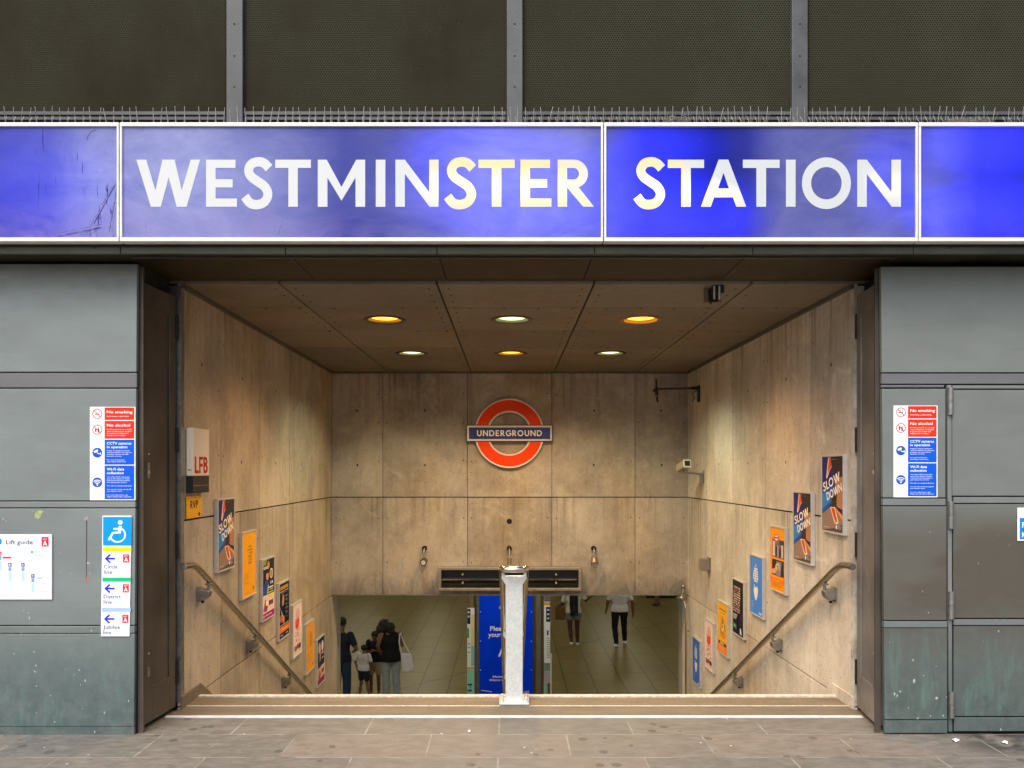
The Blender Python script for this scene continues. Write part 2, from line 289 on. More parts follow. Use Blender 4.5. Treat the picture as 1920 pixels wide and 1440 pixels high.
# ------------------------------------------------------------------ mesh helpers
WM = {}
def wm(o): return WM.get(o.name, Matrix()) if o else Matrix()
def tag(o, label=None, cat=None, group=None, kind=None):
    if label: o['label'] = label
    if cat: o['category'] = cat
    if group: o['group'] = group
    if kind: o['kind'] = kind
    return o
def thing(name, label, cat, M, group=None, parent=None):
    if not isinstance(M, Matrix): M = Matrix.Translation(M)
    o = bpy.data.objects.new(name, None); C.objects.link(o); o.empty_display_size = .1
    if parent: o.parent = parent; o.matrix_local = wm(parent).inverted() @ M
    else: o.matrix_world = M
    WM[o.name] = M
    return tag(o, label, cat, group)
class MB:
    def __init__(s, frame=None): s.v = []; s.f = []; s.mi = []; s.F = frame or Matrix(); s.sm = []
    def add(s, vs, fs, m=0, smooth=False):
        k = len(s.v); s.v += [s.F @ Vector(p) for p in vs]
        for f in fs: s.f.append([k + i for i in f]); s.mi.append(m); s.sm.append(smooth)
        return s
    def box(s, x0, x1, y0, y1, z0, z1, m=0):
        return s.add([(x0, y0, z0), (x1, y0, z0), (x1, y1, z0), (x0, y1, z0), (x0, y0, z1), (x1, y0, z1), (x1, y1, z1), (x0, y1, z1)],
                     [(0, 3, 2, 1), (4, 5, 6, 7), (0, 1, 5, 4), (1, 2, 6, 5), (2, 3, 7, 6), (3, 0, 4, 7)], m)
    def prism(s, pts, z0, z1, m=0, sides=True):
        n = len(pts); a = sum(pts[i][0] * pts[(i + 1) % n][1] - pts[(i + 1) % n][0] * pts[i][1] for i in range(n))
        if a < 0: pts = pts[::-1]
        fs = [tuple(range(n, 2 * n)), tuple(range(n - 1, -1, -1))] + [(i, (i + 1) % n, n + (i + 1) % n, n + i) for i in range(n)]
        return s.add([(x, y, z0) for x, y in pts] + [(x, y, z1) for x, y in pts], fs, m)
    def flat(s, pts, z, m=0):
        n = len(pts); a = sum(pts[i][0] * pts[(i + 1) % n][1] - pts[(i + 1) % n][0] * pts[i][1] for i in range(n))
        if a < 0: pts = pts[::-1]
        return s.add([(x, y, z) for x, y in pts], [tuple(range(n))], m)
    def rect(s, x0, y0, x1, y1, z, m=0): return s.flat([(x0, y0), (x1, y0), (x1, y1), (x0, y1)], z, m)
    def disc(s, cx, cy, rx, ry, z, m=0, n=28): return s.flat([(cx + rx * math.cos(2 * math.pi * i / n), cy + ry * math.sin(2 * math.pi * i / n)) for i in range(n)], z, m)
    def ring(s, cx, cy, r0, r1, z0, z1, m=0, n=64, sq=1.0):
        vs = []; fs = []
        for i in range(n):
            a = 2 * math.pi * i / n; c_, s_ = math.cos(a), math.sin(a) * sq
            vs += [(cx + r0 * c_, cy + r0 * s_, z0), (cx + r1 * c_, cy + r1 * s_, z0), (cx + r1 * c_, cy + r1 * s_, z1), (cx + r0 * c_, cy + r0 * s_, z1)]
        for i in range(n):
            a, b = 4 * i, 4 * ((i + 1) % n)
            fs += [(a, b, b + 1, a + 1), (a + 1, b + 1, b + 2, a + 2), (a + 2, b + 2, b + 3, a + 3), (a + 3, b + 3, b, a)]
        return s.add(vs, fs, m, False)
    def tube(s, path, r, seg=12, m=0, r2=None, caps=True):
        P = [Vector(p) for p in path]; n = len(P); vs = []; fs = []
        T = [(P[min(i + 1, n - 1)] - P[max(i - 1, 0)]).normalized() for i in range(n)]
        up = Vector((0, 0, 1)) if abs(T[0].z) < .9 else Vector((1, 0, 0)); A = T[0].cross(up).normalized()
        for i in range(n):
            A = (A - T[i] * A.dot(T[i])).normalized(); B = T[i].cross(A); rr = r if r2 is None else r + (r2 - r) * i / (n - 1)
            for k in range(seg):
                a = 2 * math.pi * k / seg; vs.append(P[i] + (A * math.cos(a) + B * math.sin(a)) * rr)
        for i in range(n - 1):
            for k in range(seg):
                a = i * seg + k; b = i * seg + (k + 1) % seg; fs.append((a, b, b + seg, a + seg))
        s.add(vs, fs, m, True)
        if caps: s.add(vs[:seg], [tuple(range(seg - 1, -1, -1))], m); s.add(vs[-seg:], [tuple(range(seg))], m)
        return s
    def ell(s, c, rx, ry, rz, m=0, u=16, v=10):
        vs = [(c[0], c[1], c[2] + rz)]; fs = []
        for j in range(1, v):
            th = math.pi * j / v
            for i in range(u): a = 2 * math.pi * i / u; vs.append((c[0] + rx * math.sin(th) * math.cos(a), c[1] + ry * math.sin(th) * math.sin(a), c[2] + rz * math.cos(th)))
        vs.append((c[0], c[1], c[2] - rz)); L = len(vs) - 1
        for i in range(u): fs.append((0, 1 + i, 1 + (i + 1) % u)); fs.append((L, L - u + (i + 1) % u, L - u + i))
        for j in range(v - 2):
            for i in range(u): a = 1 + j * u + i; b = 1 + j * u + (i + 1) % u; fs.append((a, a + u, b + u, b))
        return s.add(vs, fs, m, True)
    def stroke(s, pts, w, z0, z1, m=0):
        n = len(pts); L = []; Rr = []
        for i in range(n):
            a = Vector(pts[max(i - 1, 0)]); b = Vector(pts[min(i + 1, n - 1)]); t_ = (b - a).normalized(); nn = Vector((-t_.y, t_.x)) * w / 2
            p = Vector(pts[i]); L.append(tuple(p + nn)); Rr.append(tuple(p - nn))
        return s.prism(L + Rr[::-1], z0, z1, m)
    def build(s, name, mats, parent=None, origin=None, bevel=0, bseg=2):
        if not isinstance(mats, (list, tuple)): mats = [mats]
        if parent: W_ = wm(parent)
        else:
            if origin is None:
                xs = [p.x for p in s.v]; ys = [p.y for p in s.v]; zs = [p.z for p in s.v]
                origin = ((min(xs) + max(xs)) / 2, (min(ys) + max(ys)) / 2, min(zs))
            W_ = Matrix.Translation(origin)
        inv = W_.inverted(); me = bpy.data.meshes.new(name)
        me.from_pydata([inv @ p for p in s.v], [], s.f)
        for m in mats: me.materials.append(m)
        me.polygons.foreach_set('material_index', s.mi); me.polygons.foreach_set('use_smooth', s.sm); me.update()
        o = bpy.data.objects.new(name, me); C.objects.link(o)
        if parent: o.parent = parent
        else: o.matrix_world = W_
        WM[o.name] = W_
        if bevel:
            b = o.modifiers.new('bevel', 'BEVEL'); b.width = bevel; b.segments = bseg; b.limit_method = 'ANGLE'; b.angle_limit = R(40)
        return o
def fac(d): return Matrix(((1, 0, 0, 0), (0, 0, -1, d), (0, 1, 0, EYE), (0, 0, 0, 1)))   # x right, y up, z towards the street, at depth d
def xl(d): return -2.266 - (d - 5.3) * .0108
def xr(d): return 2.380 - (d - 5.3) * .0106
def wallL(d, z=0.0, off=0.0):
    u = Vector((-.0108, 1, 0)).normalized(); n = Vector((1, .0108, 0)).normalized(); o = Vector((xl(d), d, EYE + z)) + n * off
    return Matrix(((u.x, 0, n.x, o.x), (u.y, 0, n.y, o.y), (0, 1, 0, o.z), (0, 0, 0, 1)))
def wallR(d, z=0.0, off=0.0):
    u = Vector((.0106, -1, 0)).normalized(); n = Vector((-1, -.0106, 0)).normalized(); o = Vector((xr(d), d, EYE + z)) + n * off
    return Matrix(((u.x, 0, n.x, o.x), (u.y, 0, n.y, o.y), (0, 1, 0, o.z), (0, 0, 0, 1)))

_tx = {}
def glyphs(s, bold):
    k = (s, bold)
    if k not in _tx:
        cu = bpy.data.curves.new('t', 'FONT'); cu.body = s; cu.size = 1; cu.offset = bold; cu.resolution_u = 2; cu.fill_mode = 'FRONT'
        o = bpy.data.objects.new('t', cu); C.objects.link(o); dg = bpy.context.evaluated_depsgraph_get(); me = o.evaluated_get(dg).to_mesh()
        vs = [(v.co.x, v.co.y) for v in me.vertices]; fs = [tuple(p.vertices) for p in me.polygons]
        bpy.data.objects.remove(o); bpy.data.curves.remove(cu); _tx[k] = (vs, fs)
    return _tx[k]
def txt(mb, s, x, y, h, z, m, fit=None, align='l', bold=0.0, rot=0.0, shear=0.0):
    vs, fs = glyphs(s, bold)
    if not vs: return 0
    ref = .73; k = h / ref; x0 = min(v[0] for v in vs); x1 = max(v[0] for v in vs); kx = k
    if fit: kx = fit / (x1 - x0)
    wd = (x1 - x0) * kx; dx = {'l': 0, 'c': -wd / 2, 'r': -wd}[align]; ca, sa = math.cos(rot), math.sin(rot); out = []
    for a, b in vs:
        a = (a - x0) * kx + dx; b *= k; a += shear * b
        out.append((x + a * ca - b * sa, y + a * sa + b * ca, z))
    mb.add(out, [f if True else f for f in fs], m); return wd

# ---- humanist block capitals drawn stroke by stroke (height 1)
def arc(cx, cy, rx, ry, a0, a1, n=14): return [(cx + rx * math.cos(R(a0 + (a1 - a0) * i / n)), cy + ry * math.sin(R(a0 + (a1 - a0) * i / n))) for i in range(n + 1)]
def smooth_path(p, n=5):
    out = []
    for i in range(len(p) - 1):
        p0, p1, p2, p3 = p[max(i - 1, 0)], p[i], p[i + 1], p[min(i + 2, len(p) - 1)]
        for k in range(n):
            t_ = k / n
            out.append(tuple(.5 * (2 * p1[j] + (p2[j] - p0[j]) * t_ + (2 * p0[j] - 5 * p1[j] + 4 * p2[j] - p3[j]) * t_ ** 2 + (3 * p1[j] - p0[j] - 3 * p2[j] + p3[j]) * t_ ** 3) for j in (0, 1)))
    return out + [p[-1]]
V_, H_ = .2, .175
GL = {
 'I': (.2, [('p', [(0, 0), (.2, 0), (.2, 1), (0, 1)])]),
 'L': (.58, [('p', [(0, 0), (.58, 0), (.58, H_), (V_, H_), (V_, 1), (0, 1)])]),
 'E': (.65, [('p', [(0, 0), (.65, 0), (.65, H_), (V_, H_), (V_, .41), (.56, .41), (.56, .585), (V_, .585), (V_, 1 - H_), (.62, 1 - H_), (.62, 1), (0, 1)])]),
 'F': (.60, [('p', [(0, 0), (V_, 0), (V_, .40), (.54, .40), (.54, .575), (V_, .575), (V_, 1 - H_), (.6, 1 - H_), (.6, 1), (0, 1)])]),
 'T': (.76, [('p', [(.28, 0), (.48, 0), (.48, 1 - H_), (.76, 1 - H_), (.76, 1), (0, 1), (0, 1 - H_), (.28, 1 - H_)])]),
 'W': (1.36, [('p', [(0, 1), (.21, 1), (.405, .35), (.557, 1), (.814, 1), (.966, .35), (1.16, 1), (1.36, 1), (1.07, 0), (.86, 0), (.69, .63), (.52, 0), (.31, 0)])]),
 'V': (.92, [('p', [(0, 1), (.21, 1), (.46, .30), (.71, 1), (.92, 1), (.56, 0), (.36, 0)])]),
 'M': (1.01, [('p', [(0, 0), (0, 1), (.19, 1), (.505, .42), (.82, 1), (1.01, 1), (1.01, 0), (.805, 0), (.805, .62), (.505, .13), (.205, .62), (.205, 0)])]),
 'N': (.92, [('p', [(0, 0), (0, 1), (.2, 1), (.72, .31), (.72, 1), (.92, 1), (.92, 0), (.73, 0), (.2, .70), (.2, 0)])]),
 'A': (.965, [('p', [(0, 0), (.38, 1), (.4825, 1), (.4825, .72), (.365, .39), (.4825, .39), (.4825, .2), (.28, .2), (.21, 0)]),
              ('p', [(.4825, 1), (.585, 1), (.965, 0), (.755, 0), (.685, .2), (.4825, .2), (.4825, .39), (.60, .39), (.4825, .72)])]),
 'O': (1.04, [('o', .52, .5, .52, .325)]),
 'S': (.66, [('s', smooth_path([(.575, .80), (.47, .90), (.34, .93), (.20, .885), (.135, .76), (.19, .635), (.33, .535), (.48, .43), (.55, .28), (.48, .13), (.33, .07), (.17, .10), (.055, .235)]), .19)]),
 'R': (.78, [('p', [(0, 0), (.2, 0), (.2, 1), (0, 1)]), ('p', [(.2, .825), (.34, .825)] + arc(.34, .7, .12, .125, 90, -90) + [(.2, .575), (.2, .40), (.35, .40)] + arc(.35, .7, .30, .30, -90, 90) + [(.2, 1)]),
              ('p', [(.215, .40), (.45, .41), (.78, 0), (.55, 0)])]),
 'P': (.66, [('p', [(0, 0), (.2, 0), (.2, 1), (0, 1)]), ('p', [(.2, .825), (.34, .825)] + arc(.34, .7, .12, .125, 90, -90) + [(.2, .575), (.2, .40), (.35, .40)] + arc(.35, .7, .30, .30, -90, 90) + [(.2, 1)])]),
 'B': (.66, [('p', [(0, 0), (.2, 0), (.2, 1), (0, 1)]), ('p', [(.2, .84), (.32, .84)] + arc(.32, .74, .11, .10, 90, -90) + [(.2, .64), (.2, .48), (.36, .48)] + arc(.34, .74, .27, .26, -90, 90) + [(.2, 1)]),
              ('p', [(.2, .42), (.34, .42)] + arc(.34, .29, .12, .13, 90, -90) + [(.2, .16), (.2, 0), (.36, 0)] + arc(.36, .275, .30, .275, -90, 60) + [(.36, .55), (.2, .55)])]),
 'U': (.82, [('p', [(0, 1), (0, .39)] + arc(.41, .39, .41, .41, 180, 360, 20) + [(.82, 1), (.62, 1), (.62, .39)] + arc(.41, .39, .21, .22, 360, 180, 16) + [(.2, 1)])]),
 'D': (.90, [('p', [(0, 0), (.2, 0), (.2, 1), (0, 1)]), ('p', [(.2, 1), (.40, 1)] + arc(.40, .5, .5, .5, 90, -90, 24) + [(.2, 0), (.2, .175), (.40, .175)] + arc(.40, .5, .30, .325, -90, 90, 20) + [(.2, .825)])]),
 'G': (1.0, [('s', arc(.52, .5, .42, .42, 42, 345, 30), .19), ('p', [(.55, .40), (1.0, .40), (1.0, .56), (.55, .56)])]),
}
def letter(mb, ch, x, y, w, h, z0, z1, m=0, rot=0, ox=0, oy=0):
    gw, parts = GL[ch]; kx = w / gw; ca, sa = math.cos(rot), math.sin(rot)
    def T(p):
        a, b = x + p[0] * kx, y + p[1] * h; return (ox + a * ca - b * sa, oy + a * sa + b * ca)
    for i, p in enumerate(parts):
        e = i * .0003
        if p[0] == 'p': mb.prism([T(q) for q in p[1]], z0, z1 + e, m)
        elif p[0] == 's':
            pts = p[1]; n = len(pts); L = []; Rr = []
            for j in range(n):
                a = Vector(pts[max(j - 1, 0)]); b = Vector(pts[min(j + 1, n - 1)]); t_ = (b - a).normalized(); nn = Vector((-t_.y, t_.x)) * p[2] / 2
                q = Vector(pts[j]); L.append(T(q + nn)); Rr.append(T(q - nn))
            for j in range(n - 1): mb.add([(*L[j], z1 + e), (*L[j + 1], z1 + e), (*Rr[j + 1], z1 + e), (*Rr[j], z1 + e)], [(3, 2, 1, 0)], m)
            for S_ in (L, Rr):
                for j in range(n - 1): mb.add([(*S_[j], z0), (*S_[j + 1], z0), (*S_[j + 1], z1 + e), (*S_[j], z1 + e)], [(0, 1, 2, 3)], m)
        else:
            _, cx, cy, ro, ri = p; n = 48
            for j in range(n):
                q = []
                for r_, jj in ((ri, j), (ro, j), (ro, j + 1), (ri, j + 1)):
                    a = 2 * math.pi * jj / n; q.append(T((cx + r_ * math.cos(a), cy + r_ * math.sin(a))))
                mb.add([(*p_, z1) for p_ in q] + [(*p_, z0) for p_ in q], [(0, 1, 2, 3), (5, 1, 2, 6), (4, 0, 3, 7)], m)
def word(mb, s, x, y, h, gap, z0, z1, m=0, fit=None, rot=0, ox=0, oy=0, sq=1.0):
    tot = sum(GL[c][0] - (.07 if c in 'RGLFP' else 0) for c in s) + gap * (len(s) - 1); k = (fit / tot) if fit else h * sq
    for c in s:
        letter(mb, c, x, y, GL[c][0] * k, h, z0, z1, m, rot, ox, oy); x += (GL[c][0] + gap - (.07 if c in 'RGLFP' else 0)) * k

# ------------------------------------------------------------------ ground
mb = MB(); mb.box(-40, 40, -45, 5.165, -.3, 0); tag(mb.build("pavement", M_pave, origin=(0, 0, 0)), kind="structure")
mb = MB(); mb.box(-2.30, 2.36, 5.128, 5.165, .0005, .006)  # metal threshold strip set in the paving
tag(mb.build("threshold_strip", plain("threshold_metal", (.72, .72, .73), .5, .1, .2, 9)), "long bright metal strip set in the paving across the whole entrance", "threshold strip")

# staircase down to the hall
st = thing("staircase", "stone staircase going down from the pavement into the ticket hall", "stairs", (0, 5.6, 0))
mb = MB(); mb.box(-2.45, 2.50, 5.165, 5.378, -.3, .002); mb.build("landing_slab", M_step, st)
mb = MB(); mb.box(-2.45, 2.50, 5.39, 5.575, -.3, .006); mb.build("edge_slab", M_step2, st)
mb = MB(); mb.box(-2.255, 2.37, 5.572, 5.62, -.17, .016); mb.box(-2.40, 2.45, 5.378, 5.39, -.3, .005); mb.build("nosing", M_nose, st)
mb = MB()
for i in range(18):
    y0 = 5.62 + i * .293; z = -(i + 1) * .1667
    mb.box(-2.40, 2.45, y0, 13.0 if i == 17 else y0 + .293, -3.25, z)
mb.build("steps", M_step, st)

# ------------------------------------------------------------------ concrete passage
def joint_wall(name, label, frame, us, vs, mt, thick=.3, tie=True, gapu=.004, skip=()):
    vs = [(a, .011 if b == .004 else b) for a, b in vs]; gapu = .009 if 'side' in label else .006; vs = [(a, .007 if (b == .011 and 'side' not in label) else b) for a, b in vs]
    root = thing(name, label, "wall", frame)
    mb = MB(frame)
    for i in range(len(us) - 1):
        for j in range(len(vs) - 1):
            a, b = us[i] + (gapu / 2 if i else 0), us[i + 1] - (gapu / 2 if i < len(us) - 2 else 0)
            g0 = vs[j][1] / 2 if j else 0; g1 = vs[j + 1][1] / 2 if j < len(vs) - 2 else 0
            mb.box(a, b, vs[j][0] + g0, vs[j + 1][0] - g1, -.02, 0)
    mb.build("face_panels", mt, root, bevel=.0015, bseg=1)
    mb = MB(frame); mb.box(us[0], us[-1], vs[0][0], vs[-1][0], -thick, -.021); mb.build("core", M_gap, root)
    if tie:
        mb = MB(frame)
        for i in range(len(us) - 1):
            uc = (us[i] + us[i + 1]) / 2
            for v in (.07, .78) if vs[-1][0] > .9 else ():
                for du in (-.0,): mb.disc(uc + du + random.uniform(-.01, .01), v, .011, .015, .0012, 0, 12)
            for v in [q for q in (.12, .62, 1.0, -.62, -1.2) if vs[0][0] < q < vs[-1][0]]:
                for s_ in (-1, 1):
                    u_ = (us[i] if s_ < 0 else us[i + 1]) - s_ * .055
                    if random.random() < .75: mb.disc(u_, v + random.uniform(-.01, .01), .008, .008, .0011, 0, 8)
        mb.build("tie_holes", M_gap, root)
    return root
seam, hair = .012, .004
usL = [0, .77, 1.75, 2.73, 3.70, 4.72]
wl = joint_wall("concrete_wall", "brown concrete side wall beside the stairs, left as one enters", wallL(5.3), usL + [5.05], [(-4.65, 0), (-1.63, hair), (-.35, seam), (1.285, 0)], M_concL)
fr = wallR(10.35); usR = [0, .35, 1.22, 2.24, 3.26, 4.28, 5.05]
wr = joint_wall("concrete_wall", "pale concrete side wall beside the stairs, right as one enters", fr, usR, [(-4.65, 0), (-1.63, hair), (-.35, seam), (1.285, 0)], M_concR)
wb = joint_wall("concrete_wall", "concrete wall facing the street above the foot of the stairs, carrying the round sign", fac(10.04), [-2.315, -1.65, -.547, .555, 1.64, 2.33], [(-1.63, 0), (-.35, seam), (1.285, 0)], M_concB)
mb = MB(fac(10.04)); mb.disc(0, -.665, .035, .035, .002, 0, 18); mb.build("drain_hole", M_gap, wb)
mb = MB(fac(10.04)); mb.box(-2.31, 2.32, -1.630, -1.615, .001, .012); mb.build("drip_edge", M_cast, wb)
mb = MB(fac(10.04))
for x, y, r in ((-1.99, 1.12, .018), (-1.99, 1.03, .022), (-1.985, .94, .016), (-1.12, .93, .016), (1.15, .94, .016), (1.45, .15, .02)): mb.disc(x, y, r, r, .002, 0, 10)
mb.build("filler_patches", plain("filler", (.36, .34, .29), .8, 0, .5, 40), wb)
# stone upstands along pavement and stairs, both sides
for W_, root, sg in ((wallL(5.3), wl, 1), (wallR(5.3), wr, -1)):
    mb = MB(W_); pts = [(0, 0), (.31, 0), (.31, -.02), (5.0, -2.95), (5.0, -2.85), (.34, .09), (0, .09)]
    mb.prism([(sg * a, b - 1.65) for a, b in pts], 0, .012); mb.build("skirting", M_step if sg > 0 else M_concR, root, bevel=.003)
# ceiling of concrete panels
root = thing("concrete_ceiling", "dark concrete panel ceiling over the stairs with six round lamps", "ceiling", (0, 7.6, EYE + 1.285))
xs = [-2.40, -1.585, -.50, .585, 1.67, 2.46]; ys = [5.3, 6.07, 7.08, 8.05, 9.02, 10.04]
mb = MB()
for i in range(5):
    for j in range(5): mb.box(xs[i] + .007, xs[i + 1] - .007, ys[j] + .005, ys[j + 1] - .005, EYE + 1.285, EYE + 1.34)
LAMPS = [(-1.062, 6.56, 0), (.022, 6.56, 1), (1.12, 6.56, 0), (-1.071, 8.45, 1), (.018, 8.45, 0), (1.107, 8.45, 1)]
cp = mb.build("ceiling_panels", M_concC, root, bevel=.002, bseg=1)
mb = MB()
for x, y, k in LAMPS: mb.tube([(x, y, EYE + 1.2), (x, y, EYE + 1.45)], .165, 40)
cut = mb.build("cutter", M_gap)
md = cp.modifiers.new('holes', 'BOOLEAN'); md.object = cut; md.operation = 'DIFFERENCE'; md.solver = 'EXACT'
dg = bpy.context.evaluated_depsgraph_get(); me = bpy.data.meshes.new_from_object(cp.evaluated_get(dg)); cp.modifiers.clear(); cp.data = me
bpy.data.objects.remove(cut)
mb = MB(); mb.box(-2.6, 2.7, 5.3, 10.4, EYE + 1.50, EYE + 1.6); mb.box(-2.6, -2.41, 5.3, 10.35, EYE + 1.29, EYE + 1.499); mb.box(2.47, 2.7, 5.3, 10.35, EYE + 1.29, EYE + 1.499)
mb.box(-2.4, 2.46, 5.302, 5.33, EYE + 1.341, EYE + 1.499); mb.box(-2.6, 2.7, 10.345, 10.40, EYE + 1.1, EYE + 1.498); mb.build("slab", M_concC, root)  # rear closing box added out of view to stop sky light leaking in
mb = MB()
for x in xs[1:-1]:
    for y in [5.45 + .205 * k for k in range(22)]:
        for s_ in (-1, 1):
            if random.random() < .8: mb.box(x + s_ * .07 - .007, x + s_ * .07 + .007, y - .007, y + .007, EYE + 1.283, EYE + 1.2855)
for y in ys[1:-1]:
    for x in [-2.2 + .27 * k for k in range(17)]:
        if random.random() < .7: mb.box(x - .01, x + .01, y + .03, y + .045, EYE + 1.283, EYE + 1.2855)
mb.build("fixing_screws", M_gap, root)
mb = MB()       # angle trims where ceiling meets walls
mb.add([(xl(5.3), 5.31, EYE + 1.284), (xl(10.04), 10.03, EYE + 1.284), (xl(10.04) + .03, 10.03, EYE + 1.284), (xl(5.3) + .03, 5.31, EYE + 1.284),
        (xl(5.3), 5.31, EYE + 1.258), (xl(10.04), 10.03, EYE + 1.258), (xl(10.04) + .03, 10.03, EYE + 1.258), (xl(5.3) + .03, 5.31, EYE + 1.258)], [(0, 1, 2, 3), (4, 7, 6, 5), (3, 2, 6, 7), (0, 3, 7, 4), (1, 5, 6, 2)])
mb.add([(xr(5.3), 5.31, EYE + 1.284), (xr(10.04), 10.03, EYE + 1.284), (xr(10.04) - .03, 10.03, EYE + 1.284), (xr(5.3) - .03, 5.31, EYE + 1.284),
        (xr(5.3), 5.31, EYE + 1.258), (xr(10.04), 10.03, EYE + 1.258), (xr(10.04) - .03, 10.03, EYE + 1.258), (xr(5.3) - .03, 5.31, EYE + 1.258)], [(0, 3, 2, 1), (4, 5, 6, 7), (3, 7, 6, 2), (0, 4, 7, 3), (1, 2, 6, 5)])
mb.box(-2.28, 2.29, 10.005, 10.038, EYE + 1.262, EYE + 1.284); mb.build("edge_trim", plain("trim_paint", (.11, .09, .065), .6), root)
# round downlights
names = {(0, 0): "orange round ceiling lamp nearest the street, over the left handrail side", (1, 0): "pale green round ceiling lamp in the middle of the front row", (2, 0): "yellow orange round ceiling lamp with slipped rim, front row below the emergency fitting",
         (0, 1): "pale yellow round lamp in the rear row, on the brown wall side", (1, 1): "orange round ceiling lamp in the rear row directly above the round sign", (2, 1): "pale yellow rear row lamp with tilted rim, towards the camera arm"}
for i, (x, y, pale) in enumerate(LAMPS):
    z = EYE + 1.285; c = (1, .40, .02) if not pale else ((.80, 1, .42) if y < 7 else (1, .98, .48))
    if i == 2: c = (1, .50, .02)
    root = thing("ceiling_light", names[(i % 3, i // 3)], "ceiling light", (x, y, z), "round recessed lamps in the passage ceiling")
    mb = MB(); mb.ring(x, y, .142, .178, z - .006, z + .004, 0, 48); mb.build("rim", M_black if i not in (2,) else plain("rim_orange", (.35, .16, .06), .5), root)
    mb = MB(); mb.tube([(x, y, z), (x, y, z + .09)], .1635, 40, caps=False); mb.build("housing", plain("lamp_can", (.25, .2, .15), .5), root)
    mb = MB()
    n = 40; vs = [(x, y, z + .012)]
    for r_, h_ in ((.06, .012), (.11, .016), (.138, .026), (.145, .045)): vs += [(x + r_ * math.cos(2 * math.pi * k / n), y + r_ * math.sin(2 * math.pi * k / n), z + h_) for k in range(n)]
    fs = [(0, 1 + (k + 1) % n, 1 + k) for k in range(n)]
    for q in range(3): fs += [(1 + q * n + k, 1 + q * n + (k + 1) % n, 1 + (q + 1) * n + (k + 1) % n, 1 + (q + 1) * n + k) for k in range(n)]
    mb.add(vs, fs, 0, True); mb.build("diffuser", emit("lamp_glow_%d" % i, c, 3.0 if not pale else 1.5), root)
    L = bpy.data.lights.new("lamp_bulb", 'SPOT'); L.energy = (104 if not pale else 88) * (1.15 if y > 7 else .8) * (1.3 if i == 4 else 1); L.spot_size = R(146); L.spot_blend = .7; L.shadow_soft_size = .12
    L.color = (1, .56, .25) if not pale else (1, .95, .62)
    lo = bpy.data.objects.new("lamp_bulb", L); C.objects.link(lo); lo.parent = root; lo.location = (0, 0, -.02)
# metal angles at the front edge of the concrete
for W_, root, m_, sg in ((wallL(5.3), wl, M_cast, 1), (wallR(5.3), wr, plain('edge_paint', (.46, .43, .37), .7, 0, .35, 9), -1)):
    mb = MB(W_); mb.box(min(0, sg * .05), max(0, sg * .05), -1.55, 1.25, .001, .006); mb.box(min(-sg * .004, 0), max(-sg * .004, 0), -1.60, 1.27, -.10, .006); mb.build("edge_angle", m_, root)

# ------------------------------------------------------------------ building front
def px_quad(mb, d, a, b, c_, e, z0, z1, m=0):   # four photo-pixel corners in the plane at depth d
    s = d / F; mb.prism([((p[0] - CX) * s, (CY - p[1]) * s) for p in (a, b, c_, e)], z0, z1, m)
def pier(name, label, panels, mats, back):
    root = thing(name, label, "wall", ((panels[0][0] + panels[0][2] - 2 * CX) / 2 * 4.8 / F, 4.8, 0))
    for i, (x0, y0, x1, y1, kind, dz) in enumerate(panels):
        mb = MB(fac(4.8)); lean = lambda px, py: px + (-(py - 495) * .0065 if px == 257 else 0) + ((py - 495) * .0085 if px == 1652 else 0)
        px_quad(mb, 4.8, (lean(x0, y1), y1), (lean(x1, y1), y1), (lean(x1, y0), y0), (lean(x0, y0), y0), -.03, dz)
        mb.build(kind, mats[kind], root, bevel=.0025, bseg=2)
    mb = MB(); mb.box(*back); mb.build("core", M_gap, root)
    return root
mats = dict(cladding_panel=M_clad, cladding_rail=M_rail, plinth=M_rail, cladding_strip=M_strip)
pl = pier("clad_pier", "grey green metal clad pier carrying the lift guide board", [
    (-420, 495, 257, 697, "cladding_panel", 0), (-420, 699, 257, 726.5, "cladding_strip", -.006), (-420, 729, 257, 938.5, "cladding_panel", 0),
    (-420, 940.5, 257, 951.5, "cladding_rail", .002), (-420, 953.5, 257, 1172, "cladding_panel", 0), (-420, 1174, 257, 1187, "cladding_rail", .003),
    (-420, 1188.5, 257, 1362, "cladding_panel", 0), (-420, 1363, 257, 1383.5, "plinth", -.004)], mats, (-4.6, -2.335, 4.83, 5.29, 0, EYE + 1.30))
mats = dict(cladding_panel=M_cladR, cladding_rail=M_rail, plinth=M_rail, cladding_strip=M_strip, door_panel=M_cladR, door_rail=M_rail)
prr = pier("clad_pier", "grey to bronze metal clad pier beside the hinged cupboard door", [
    (1652, 500, 2340, 698, "cladding_panel", 0), (1652, 700, 2340, 719.5, "cladding_strip", -.006), (1652, 721.5, 1772, 726, "cladding_strip", -.008),
    (1652, 729, 1773, 933, "cladding_panel", 0), (1652, 935, 1773, 947.5, "cladding_rail", .002),
    (1652, 949.5, 1775, 1163, "cladding_panel", 0), (1652, 1165, 1776, 1176.5, "cladding_rail", .003), (1652, 1178, 1776, 1349, "cladding_panel", 0),
    (1652, 1351, 1777, 1375, "plinth", -.004)], mats, (2.44, 4.7, 4.835, 5.29, 0, EYE + 1.28))
root = thing("cupboard_door", "tall grey metal service door with exposed hinges in the right hand pier", "door", ((1900 - CX) * 4.8 / F, 4.8, 0))
for (x0, y0, x1, y1, k, dz) in ((1786, 731, 2330, 929.5, "door_panel", -.002), (1788, 945, 2330, 1159, "door_panel", -.004), (1789, 1174, 2330, 1343, "door_panel", -.004)):
    mb = MB(fac(4.8)); px_quad(mb, 4.8, (x0, y1), (x1, y1), (x1, y0), (x0, y0), -.02, dz); mb.build("panel", M_cladR, root, bevel=.002)
mb = MB(fac(4.8))
